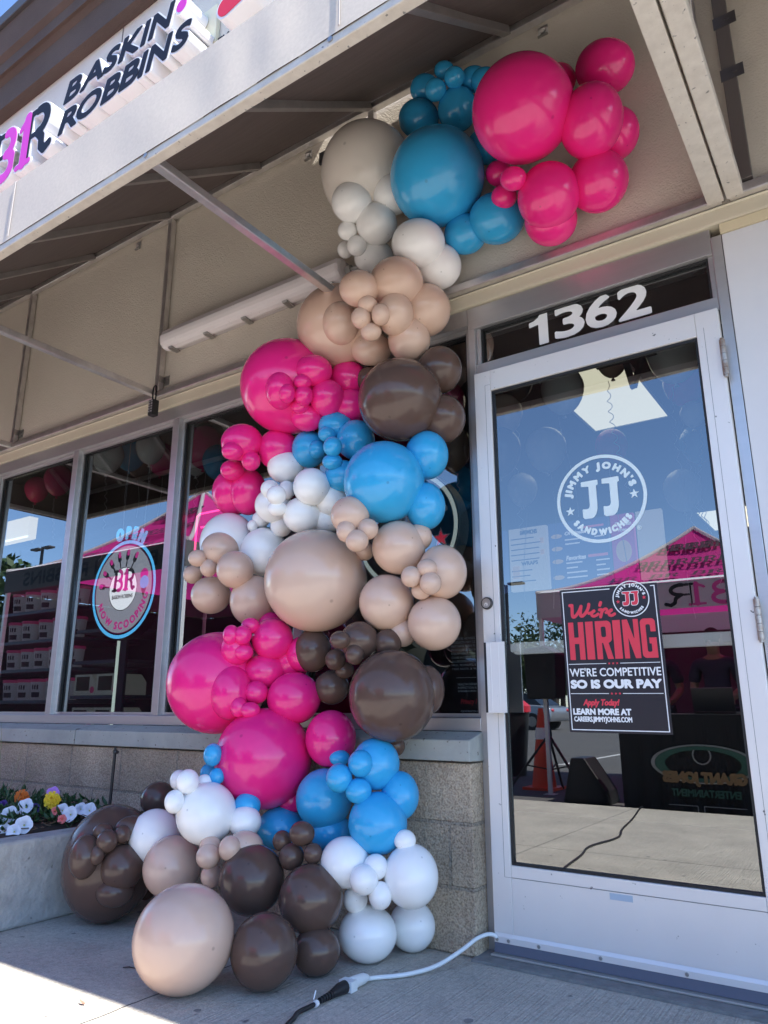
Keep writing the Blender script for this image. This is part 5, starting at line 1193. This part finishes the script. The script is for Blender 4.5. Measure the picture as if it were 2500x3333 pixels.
# ------------------------------------------------------------------ the street behind the camera (seen mirrored in the glass, and it tints the light)
pinkf = mat('pink_canopy', (.72, .025, .30), .75); whitef = mat('white_canopy', (.72, .70, .71), .75)
def cloth_glow(M_, c, f):
    n = M_.node_tree.nodes; L = M_.node_tree.links; b = n['Principled BSDF']; out = n['Material Output']
    t = n.new('ShaderNodeBsdfTranslucent'); t.inputs[0].default_value = (*c, 1); mx = n.new('ShaderNodeMixShader'); mx.inputs[0].default_value = f
    L.new(b.outputs[0], mx.inputs[1]); L.new(t.outputs[0], mx.inputs[2]); L.new(mx.outputs[0], out.inputs[0])
cloth_glow(pinkf, (.85, .05, .36), .4); cloth_glow(whitef, (.8, .78, .78), .5)
legm = mat('white_tent_leg', (.7, .7, .7), .4, metal=.2)
pink_in = mat('pink_canopy_print', (.05, .01, .03), .8)
def tent(cx, cy, h, zp, ze, zg, lab, word, vh):
    t = thing('pop_up_tent', lab, 'tent', (cx, cy, zg), 'pink pop-up tents in front of the shop')
    mb = MB(); n = 10; vs = []; fs = []
    for s in range(4):
        a0 = [(-1, 1), (1, 1), (1, -1), (-1, -1)][s]; a1 = [(1, 1), (1, -1), (-1, -1), (-1, 1)][s]
        for i in range(n+1):
            t_ = i/n; k = 1-t_; zz = ze+(zp-ze)*(t_**1.55)
            for j in range(n+1):
                q = j/n; x = a0[0]*(1-q)+a1[0]*q; y = a0[1]*(1-q)+a1[1]*q
                vs.append((cx+h*x*k, cy+h*y*k, zz-.05*math.sin(math.pi*q)*math.sin(math.pi*t_)))
        b = s*(n+1)**2
        fs += [(b+i*(n+1)+j, b+i*(n+1)+j+1, b+(i+1)*(n+1)+j+1, b+(i+1)*(n+1)+j) for i in range(n) for j in range(n)]
    mb.add(vs, fs); mb.build('canopy', pinkf, t, smooth=30)
    va = MB(); vm_ = whitef if vh > .25 else mat('shade_grey_valance', (.10, .095, .10), .85)  # shade on the sidewalk tent's valance is painted in as dark grey
    for (x0, y0), (x1, y1) in (((-1, 1), (1, 1)), ((1, 1), (1, -1)), ((1, -1), (-1, -1)), ((-1, -1), (-1, 1))):
        va.bar((cx+h*x0, cy+h*y0, ze-vh/2), (cx+h*x1, cy+h*y1, ze-vh/2), .006, vh, up=(0, 0, 1))
    va.build('valance', vm_, t)
    pr_ = MB(); k = 0
    for u in np.arange(-1.0, 1.01, .42):
        for v in (.25, .5, .72):
            zz = ze+(zp-ze)*(v**1.55)+.012; x = cx+h*u*(1-v)*.95; y = cy+h*(1-v)
            sl = math.atan2((zp-ze)*1.55*v**.55, h); w_ = .18*(1-v*.4)
            if abs(u) > .9: continue
            dkp, pkp = br_strokes(x-w_, 0, 2*w_, .17)
            put(pr_, field_shape(stroke_fn(dkp+pkp), (x-w_*1.2, -.03, x+w_*1.2, .2), .012), lambda a, b_, d, y=y, zz=zz, sl=sl: (a, y+.012-b_*math.cos(sl), zz+b_*math.sin(sl)))
    pr_.build('canopy_print', pink_in, t)
    hp = MB()
    for sx, sy in ((-1, -1), (1, -1), (1, 1), (-1, 1)):
        hp.tube([(cx+sx*h*(1-q), cy+sy*h*(1-q), ze+(zp-ze)*q**1.55+.012) for q in np.linspace(0, 1, 11)], .022, 8)
    hp.build('white_piping', whitef, t)
    hm = MB()
    for sy in (1,):
        hm.add([(cx-h, cy+h+.004, ze+.004), (cx+h, cy+h+.004, ze+.004), (cx+h*.955, cy+h*.955, ze+(zp-ze)*.045**1.55+.028), (cx-h*.955, cy+h*.955, ze+(zp-ze)*.045**1.55+.028)], [(0, 1, 2, 3)])
    hm.build('hem_band', M['white_vinyl'], t)
    wd = MB()
    if word: put(wd, text_shape(word, (cx-.75*h, ze-.82*vh, cx+.75*h, ze-.18*vh), .04, 0, 20), lambda u, v, d: (cx-(u-cx), cy+h+.006, v))
    if word: wd.build('valance_lettering', M['navy'], t)
    for sx, sy in ((-1, -1), (1, -1), (1, 1), (-1, 1)):
        lg = MB().box(cx+sx*(h-.03)-.02, cx+sx*(h-.03)+.02, cy+sy*(h-.03)-.02, cy+sy*(h-.03)+.02, zg+.006, ze-.01).box(cx+sx*(h-.03)-.06, cx+sx*(h-.03)+.06, cy+sy*(h-.03)-.06, cy+sy*(h-.03)+.06, zg+.001, zg+.006)
        lg.build('leg', legm, t)
    return t
TA = tent(-5.45, -3.32, 1.5, 3.35, 2.28, .001, 'pink pop-up tent on the sidewalk mirrored in the left windows', 'BASKIN ROBBINS', .24)
TB = tent(-.55, -7.0, 1.5, 2.92, 2.05, -.124, 'pink pop-up tent in the lot mirrored in the door glass', '', .28)
dks = mat('added_dark_wall', (.022, .022, .026), .9)
MB().box(-6.93, -3.97, -4.81, -4.80, .02, 2.03).build('side_wall', dks, TA); MB().box(-6.95, -6.94, -4.79, -1.9, .02, 2.03).build('side_wall', dks, TA)  # dark walls added to keep the left windows' reflection dark
lx0, lx1 = W(2165, 1950, 1, 5.49)[0], W(2455, 1950, 1, 5.49)[0]
dk, pk = br_strokes(-lx1, 1.79, lx1-lx0, .235)
for s_, m_, nm in ((dk, M['navy'], 'dark_print'), (pk, M['pinklogo'], 'pink_print')):
    q = MB(); put(q, field_shape(stroke_fn(s_), (-lx1-.1, 1.73, -lx0+.1, 2.06), .006), lambda u, v, d: (-u, -5.494, v)); q.build(nm, m_, TB)
MB().box(-2.0, .95, -8.44, -8.43, .0, 1.80).box(.94, .95, -8.42, -5.7, .0, 1.78).build('side_wall', mat('plum_tent_wall', (.10, .045, .075), .9), TB)
# table of the entertainer
TBL = thing('folding_table', 'table under a black cloth with a green and gold logo, by the kerb', 'table', (.1, -4.6, -.125))
MB().box(-.86, 1.2, -5.1, -4.36, .70, .725).build('table_top', M['black'], TBL)
cl = MB(); n = 80; vs = []
for i in range(n+1):
    x = -.87+2.08*i/n
    for k, z in enumerate((.728, .3, -.12)): vs.append((x, -4.345+.010*k*math.sin(i*.9), z))
cl.add(vs, [(i*3+k, (i+1)*3+k, (i+1)*3+k+1, i*3+k+1) for i in range(n) for k in range(2)]).box(-.87, -.865, -5.1, -4.35, -.12, .727).box(1.205, 1.21, -5.1, -4.35, -.12, .727).box(-.87, 1.21, -5.1, -4.345, .7255, .729)
cl.build('table_cloth', mat('black_table_cloth', (.006, .006, .008), .85), TBL)
def mir(x0, o=0): return lambda u, v, d: (2*x0-u, -4.325+o+d, v)
gx = -.19
oval = lambda rx, rz, r2: field_shape(lambda P: np.abs(np.hypot((P[:, 0]-gx)/rx, (P[:, 1]-.33)/rz)-1)*rz-r2, (gx-.5, .1, gx+.5, .56), .008)
o1 = MB(); put(o1, oval(.40, .15, .006), mir(gx)); put(o1, field_shape(stroke_fn([(arc(gx, .40, .07, 0, 360, 24), .012), ([(gx-.3, .0), (gx+.02, .0), (gx+.02, -.06), (gx+.07, -.06), (gx+.07, .0), (gx+.3, .0)], .008)]), (gx-.5, -.1, gx+.5, .5), .006), mir(gx)); o1.build('logo_outline', mat('silver_print', (.28, .28, .28), .6), TBL)
o2 = MB(); put(o2, text_shape('GRANT JONES', (gx-.33, .15, gx+.33, .27), .07, 0, 22), mir(gx, .006)); o2.build('gold_print', mat('gold_print', (.27, .16, .07), .6), TBL)
o3 = MB(); put(o3, text_shape('ENTERTAINMENT', (gx-.27, .07, gx+.27, .13), .05, 0, 18), mir(gx)); 
for k in (.9, .8): put(o3, oval(.40*k, .15*k, .008), mir(gx, .003))
o3.build('green_print', mat('green_print', (.03, .11, .08), .6), TBL)
# laptop on the table
LTp = thing('laptop', 'open black laptop on the black table', 'laptop', (-.1, -4.7, .73))
MB().box(-.28, .06, -4.9, -4.66, .7305, .748).build('keyboard_deck', M['black'], LTp); MB().bar((-.11, -4.655, .752), (-.11, -4.60, .95), .34, .012, up=(0, 1, 0)).build('screen_lid', mat('grey_laptop_lid', (.05, .05, .055), .4, metal=.4), LTp)
# loudspeaker wedge
SPK = thing('loudspeaker', 'black wedge loudspeaker standing by the kerb', 'loudspeaker', (-1.2, -4.6, -.125))
MB().prism([(-1.66, -.124), (-1.20, -.124), (-1.22, .0), (-1.42, .30), (-1.56, .30)], 1, -5.3, -4.95).build('cabinet', M['black'], SPK, bevel=.015)
MB().add([(-1.42, -4.94, -.08), (-1.24, -4.94, -.08), (-1.26, -4.94, .0), (-1.42, -4.94, .25), (-1.54, -4.94, .25), (-1.6, -4.94, -.08)], [(0, 1, 2, 3, 4, 5)]).build('grille', mat('speaker_grille', (.03, .03, .032), .5), SPK)
# two tripod stands
def stand(x, y, zg, h, lab, head):
    t = thing('tripod_stand', lab, 'stand', (x, y, zg), 'black tripod stands by the kerb')
    MB().cyl((x, y, zg+.12), (x, y, zg+h), .018, 12).build('pole', M['black'], t)
    for k in range(3):
        a = .4+2.094*k; MB().bar((x, y, zg+.62), (x+.5*math.cos(a), y+.5*math.sin(a), zg+.01), .022, .022).bar((x, y, zg+.25), (x+.27*math.cos(a), y+.27*math.sin(a), zg+.30), .014, .014).build('leg', M['black'], t)
    MB().cyl((x, y, zg+.58), (x, y, zg+.68), .035, 12).build('collar', M['black'], t)
    if head: MB().prism([(x-.17, zg+h), (x+.17, zg+h), (x+.19, zg+h+.5), (x+.05, zg+h+.58), (x-.19, zg+h+.55)], 1, y-.16, y+.16).build('speaker_box', M['black'], t, bevel=.02)
stand(W(1775, 2150, 1, 5.6)[0], -5.6, -.125, 1.0, 'black tripod stand carrying a loudspeaker beside the orange cone', True)
stand(-3.3, -6.6, -.125, 1.1, 'bare black tripod stand left of the orange cone', False)
def cone(x, y, zg, lab):
    t = thing('traffic_cone', lab, 'cone', (x, y, zg)); om = mat('cone_orange', (.80, .07, .02), .5)
    MB().tube([(x, y, zg+.03), (x, y, zg+.9)], [.14, .028], 24).build('body', om, t, smooth=40); MB().box(x-.19, x+.19, y-.19, y+.19, zg+.001, zg+.03).build('base', om, t)
    MB().tube([(x, y, zg+.55), (x, y, zg+.68)], [.081, .065], 24).build('band', M['white_vinyl'], t, smooth=40)
cone(W(1768, 2430, 1, 6.0)[0], -6.0, -.125, 'tall orange traffic cone behind the tripod stand')
BIN = thing('trash_bin', 'black trash bin with a red lid near the tents', 'bin', (-3.35, -7.4, -.125))
MB().tube([(-3.35, -7.4, -.124), (-3.35, -7.4, .72)], [.22, .30], 24).build('body', M['black'], BIN, smooth=40)
MB().tube([(-3.35, -7.4, .72), (-3.35, -7.4, .80), (-3.35, -7.4, .92)], [.32, .32, .18], 24).build('lid', mat('red_lid', (.62, .03, .06), .45), BIN, smooth=40)
# people behind the table
skin = mat('skin', (.30, .16, .10), .5, var=(.26, .14, .09), vscale=9); hairm = mat('dark_hair', (.012, .009, .008), .6); shirt = mat('dark_shirt', (.03, .02, .05), .8); jeans = mat('dark_jeans', (.03, .035, .06), .85)
def person(x, y, zg, lab, face_a):
    t = thing('person', lab, 'person', (x, y, zg)); ca, sa = math.cos(face_a), math.sin(face_a)
    T = lambda p: (x+ca*p[0]-sa*p[1], y+sa*p[0]+ca*p[1], zg+p[2])
    def skinmesh(name, vs, es, rs, mt, sub=2):
        me = bpy.data.meshes.new(name); me.from_pydata([T(v) for v in vs], es, []); o = bpy.data.objects.new(name, me); col.objects.link(o)
        md = o.modifiers.new('skin', 'SKIN'); md.use_smooth_shade = True
        for v, r_ in zip(me.skin_vertices[0].data, rs): v.radius = (r_[0], r_[1]) if isinstance(r_, tuple) else (r_, r_)
        me.skin_vertices[0].data[0].use_root = True
        sd = o.modifiers.new('sub', 'SUBSURF'); sd.levels = sd.render_levels = sub
        me.materials.append(mt); o.parent = t; o.matrix_parent_inverse = Matrix.Translation(-base_of(t)); return o
    # one continuous body, facing +y
    vs = [(0, 0, .92), (0, 0, 1.08), (0, .01, 1.25), (0, 0, 1.38), (0, .01, 1.46), (0, .02, 1.53), (0, .03, 1.62),
          (.19, 0, 1.36), (.25, .0, 1.10), (.16, .20, .98), (.10, .30, .97), (-.19, 0, 1.36), (-.25, 0, 1.10), (-.16, .20, .98), (-.10, .30, .97),
          (.10, 0, .86), (.11, .02, .48), (.11, -.01, .08), (.12, .13, .035), (-.10, 0, .86), (-.11, .02, .48), (-.11, -.01, .08), (-.12, .13, .035)]
    es = [(0, 1), (1, 2), (2, 3), (3, 4), (4, 5), (5, 6), (3, 7), (7, 8), (8, 9), (9, 10), (3, 11), (11, 12), (12, 13), (13, 14), (0, 15), (15, 16), (16, 17), (17, 18), (0, 19), (19, 20), (20, 21), (21, 22)]
    rs = [(.15, .11), (.135, .10), (.155, .11), (.13, .09), .055, (.075, .085), (.072, .09), .06, .045, .036, (.03, .018), .06, .045, .036, (.03, .018), .085, .058, .042, .032, .085, .058, .042, .032]
    skinmesh('body', vs, es, rs, skin)
    skinmesh('shirt', [(0, 0, .90), (0, 0, 1.08), (0, .01, 1.25), (0, 0, 1.385), (.195, 0, 1.355), (.245, 0, 1.15), (-.195, 0, 1.355), (-.245, 0, 1.15)], [(0, 1), (1, 2), (2, 3), (3, 4), (4, 5), (3, 6), (6, 7)], [(.165, .125), (.15, .115), (.17, .125), (.135, .095), .078, .066, .078, .066], shirt)
    skinmesh('trousers', [(0, 0, .93), (.10, 0, .85), (.11, .02, .48), (.11, -.01, .10), (-.10, 0, .85), (-.11, .02, .48), (-.11, -.01, .10)], [(0, 1), (1, 2), (2, 3), (0, 4), (4, 5), (5, 6)], [(.16, .12), .10, .074, .062, .10, .074, .062], jeans)
    hb = MB(); c = T((0, .02, 1.655)); hb.ell(c, (.088, .10, .095), 20, 12); hb.build('hair', hairm, t, smooth=80)
    fb = MB()
    for s in (-1, 1):
        fb.ell(T((.032*s, .108, 1.615)), .011, 10, 6); 
    fb.build('eyes', mat('eye_dark', (.02, .015, .015), .3), t, smooth=80)
    nb = MB(); nb.ell(T((0, .122, 1.585)), (.014, .02, .022), 10, 8)
    for s in (-1, 1): nb.ell(T((.078*s, .025, 1.60)), (.012, .02, .032), 10, 8)
    for s in (-1, 1):
        for k in range(5):
            q0 = (.10*s+.0-(.018*(k-2))*1.0, .30, .965); nb.tube([T(q0), T((q0[0]-.004*s, .345-.008*abs(k-2), .955)), T((q0[0]-.006*s, .375-.012*abs(k-2), .94))], [.009, .008, .006], 8)
    nb.build('face_and_fingers', skin, t, smooth=80)
person(-.34, -6.2, -.125, 'person in a dark shirt standing behind the black table, right one in the reflection', .1)
person(-1.02, -6.4, -.125, 'person in a dark shirt at the left end of the table, partly behind the poster', -.2)
# cars, lamps and trees across the lot
def car(x, y, zg, ang, paint, lab):
    t = thing('parked_car', lab, 'car', (x, y, zg), 'cars parked across the lot'); ca, sa = math.cos(ang), math.sin(ang)
    T = lambda p: (x+ca*p[0]-sa*p[1], y+sa*p[0]+ca*p[1], zg+p[2])
    side = [(-2.2, .35), (-2.25, .62), (-2.1, .86), (-1.2, .95), (-.55, 1.0), (1.0, 1.0), (1.8, .95), (2.15, .85), (2.22, .5), (2.15, .33)]
    mb = MB(); W_ = [(-.88, 0), (.88, 0)]; n = len(side)
    vs = [T((p[0], s*(.90 if p[1] < .9 else .84), p[1])) for s in (-1, 1) for p in side]
    mb.add(vs, [tuple(range(n)), tuple(range(2*n-1, n-1, -1))]+[(i, n+i, n+(i+1) % n, (i+1) % n) for i in range(n)]); mb.build('body', paint, t, smooth=35, bevel=.05)
    top = [(-1.15, .96), (-.35, 1.42), (.55, 1.46), (1.15, 1.38), (1.75, .97)]; k = len(top)
    m2_ = MB(); vs = [T((p[0], s*(.80 if p[1] < 1 else .62), p[1])) for s in (-1, 1) for p in top]
    m2_.add(vs, [tuple(range(k)), tuple(range(2*k-1, k-1, -1))]+[(i, k+i, k+(i+1) % k, (i+1) % k) for i in range(k)]); m2_.build('windows', mat('car_window', (.02, .025, .03), .08), t)
    m3_ = MB(); vs = [T((p[0], s*.625, p[1]+.012)) for s in (-1, 1) for p in top[1:4]]; m3_.add(vs, [(0, 3, 4, 1), (1, 4, 5, 2)]); 
    m3_.build('roof', paint, t)
    for wx in (-1.35, 1.38):
        for s in (-1, 1):
            wh = MB().cyl(T((wx, s*.74, .33)), T((wx, s*.92, .33)), .33, 24).build('wheel', M['black'], t, smooth=40); MB().cyl(T((wx, s*.921, .33)), T((wx, s*.93, .33)), .2, 16).build('rim', M['steel'], wh)
    for s in (-1, 1): MB().ell(T((-2.16, s*.62, .70)), (.1, .1, .07), 12, 8).build('headlight', M['white_vinyl'], t); MB().ell(T((2.14, s*.65, .76)), (.08, .12, .07), 12, 8).build('taillight', M['red'], t)
car(-12.2, -27, -.125, .1, mat('silver_car_paint', (.45, .47, .50), .3, metal=.5, coat=1), 'silver car parked across the lot, nearest to the light pole')
car(-17.5, -27.5, -.125, .12, mat('white_car_paint', (.75, .75, .75), .3, coat=1), 'white car parked left of the silver one')
car(-7.2, -28, -.125, .08, mat('dark_car_paint', (.03, .03, .035), .25, coat=1), 'dark car parked right of the silver one')
car(-11.5, -17.5, -.125, 1.5, mat('red_car_paint', (.50, .02, .03), .3, coat=1), 'red car parked in the near row beyond the bin')
def lamp(x, y, h, lab):
    t = thing('light_pole', lab, 'light pole', (x, y, -.125), 'parking lot light poles'); MB().cyl((x, y, -.124), (x, y, h), .07, 12).build('pole', M['cap'], t, smooth=40)
    for s in (-1, 1): MB().box(x+s*.12-.0 if s > 0 else x-.75, x+.75 if s > 0 else x-.12, y-.16, y+.16, h-.02, h+.07).build('lamp_head', M['cap'], t, bevel=.02)
    MB().box(x-.2, x+.2, y-.2, y+.2, -.1245, .5).build('base', M['concrete'], t, bevel=.03)
p = W(1648, 1905, 1, 24); lamp(p[0], -24, p[2], 'tall dark parking lot light pole mirrored left in the door')
p = W(132, 1786, 1, 16); lamp(p[0], -16, p[2], 'parking lot light pole mirrored in the leftmost window')
lfm = [mat('tree_leaf', (.045, .085, .025), .6, var=(.025, .055, .015), vscale=.9), mat('tree_leaf_pale', (.07, .11, .03), .6, var=(.04, .07, .02), vscale=.9)]; barkm = mat('bark', (.09, .07, .055), .9, var=(.05, .04, .03), vscale=8)
def tree(x, y, h, lab, k):
    t = thing('tree', lab, 'tree', (x, y, -.125), 'trees beyond the parking lot')
    MB().tube([(x, y, -.124), (x+.1, y, h*.3), (x-.1, y+.1, h*.62)], [.26, .19, .06], 10).tube([(x+.1, y, h*.3), (x+.9, y+.2, h*.6)], [.10, .03], 6).tube([(x+.05, y, h*.35), (x-.9, y-.2, h*.62)], [.10, .03], 6).build('trunk', barkm, t, smooth=60)
    cr = MB(); cen = [(x+rng.uniform(-.28, .28)*h, y+rng.uniform(-.25, .25)*h, h*rng.uniform(.42, .9), h*rng.uniform(.10, .2)) for _ in range(15)]
    for (cx_, cy_, cz_, cr_) in cen:
        for _ in range(110):
            d = rng.normal(size=3); d /= np.linalg.norm(d); rr_ = cr_*rng.uniform(.5, 1.1); c = np.array((cx_, cy_, cz_))+d*rr_
            a = rng.normal(size=3); a /= np.linalg.norm(a); b = np.cross(a, d); s = rng.uniform(.10, .24)
            cr.add([c-a*s, c+b*s*.5, c+a*s, c-b*s*.5], [(0, 1, 2, 3)])
    cr.build('crown', lfm[k % 2], t)
for i in range(11):
    p = W(1560+33*i, 2180, 1, 46+5*(i % 3)); tree(p[0], -(46+5*(i % 3)), rng.uniform(4.6, 6.6), f"green lot tree, {['leftmost', 'second', 'third', 'fourth', 'fifth', 'sixth', 'seventh', 'eighth', 'ninth', 'tenth', 'last'][i]} from the left in the mirrored row", i)
for i in range(6): 
    p = W(40+90*i, 2000, 1, 40); tree(-62+9*i, -40-4*(i % 2), rng.uniform(5, 7.5), f"far green tree, {['first', 'second', 'third', 'fourth', 'fifth', 'sixth'][i]} of six beyond the left end of the lot", i+1)

for i in range(7):
    tree(-27+3.3*i, -9.2-1.6*(i % 2), 4.3+.5*(i % 3), f"bushy green island tree, {['first', 'second', 'third', 'fourth', 'fifth', 'sixth', 'seventh'][i]} from the left behind the sidewalk tent", i)
hd_ = MB()
for i in range(5200):
    x, y, z = rng.uniform(-30, -3.8), rng.uniform(-8.3, -7.1), rng.uniform(-.1, 1.9)
    a = rng.normal(size=3); a /= np.linalg.norm(a); b = rng.normal(size=3); b -= a*(a@b); b /= np.linalg.norm(b); s = rng.uniform(.07, .17); c = np.array((x, y, z+.25*math.sin(x*1.7)))
    hd_.add([c-a*s, c+b*s*.5, c+a*s, c-b*s*.5], [(0, 1, 2, 3)])
hg = thing('hedge', 'long dark hedge at the edge of the lot behind the sidewalk tent', 'hedge', (-15, -7.7, -.12))
hd_.build('leaves', mat('dark_hedge_leaf', (.018, .03, .014), .7), hg)  # leaves coloured extra dark for a dark mirrored backdrop
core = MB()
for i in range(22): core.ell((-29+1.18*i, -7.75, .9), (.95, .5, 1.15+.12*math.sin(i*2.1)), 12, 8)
core.build('light_block_core', mat('hedge_block_core', (.010, .013, .008), .9), hg, smooth=80)  # solid core added to block the bright lot showing through the leaves
st_ = MB()
for i in range(60):
    x = -29.5+.43*i; st_.tube([(x, -7.7, -.124), (x+rng.uniform(-.2, .2), -7.7+rng.uniform(-.2, .2), 1.3)], .02, 5)
st_.build('stems', barkm, hg)
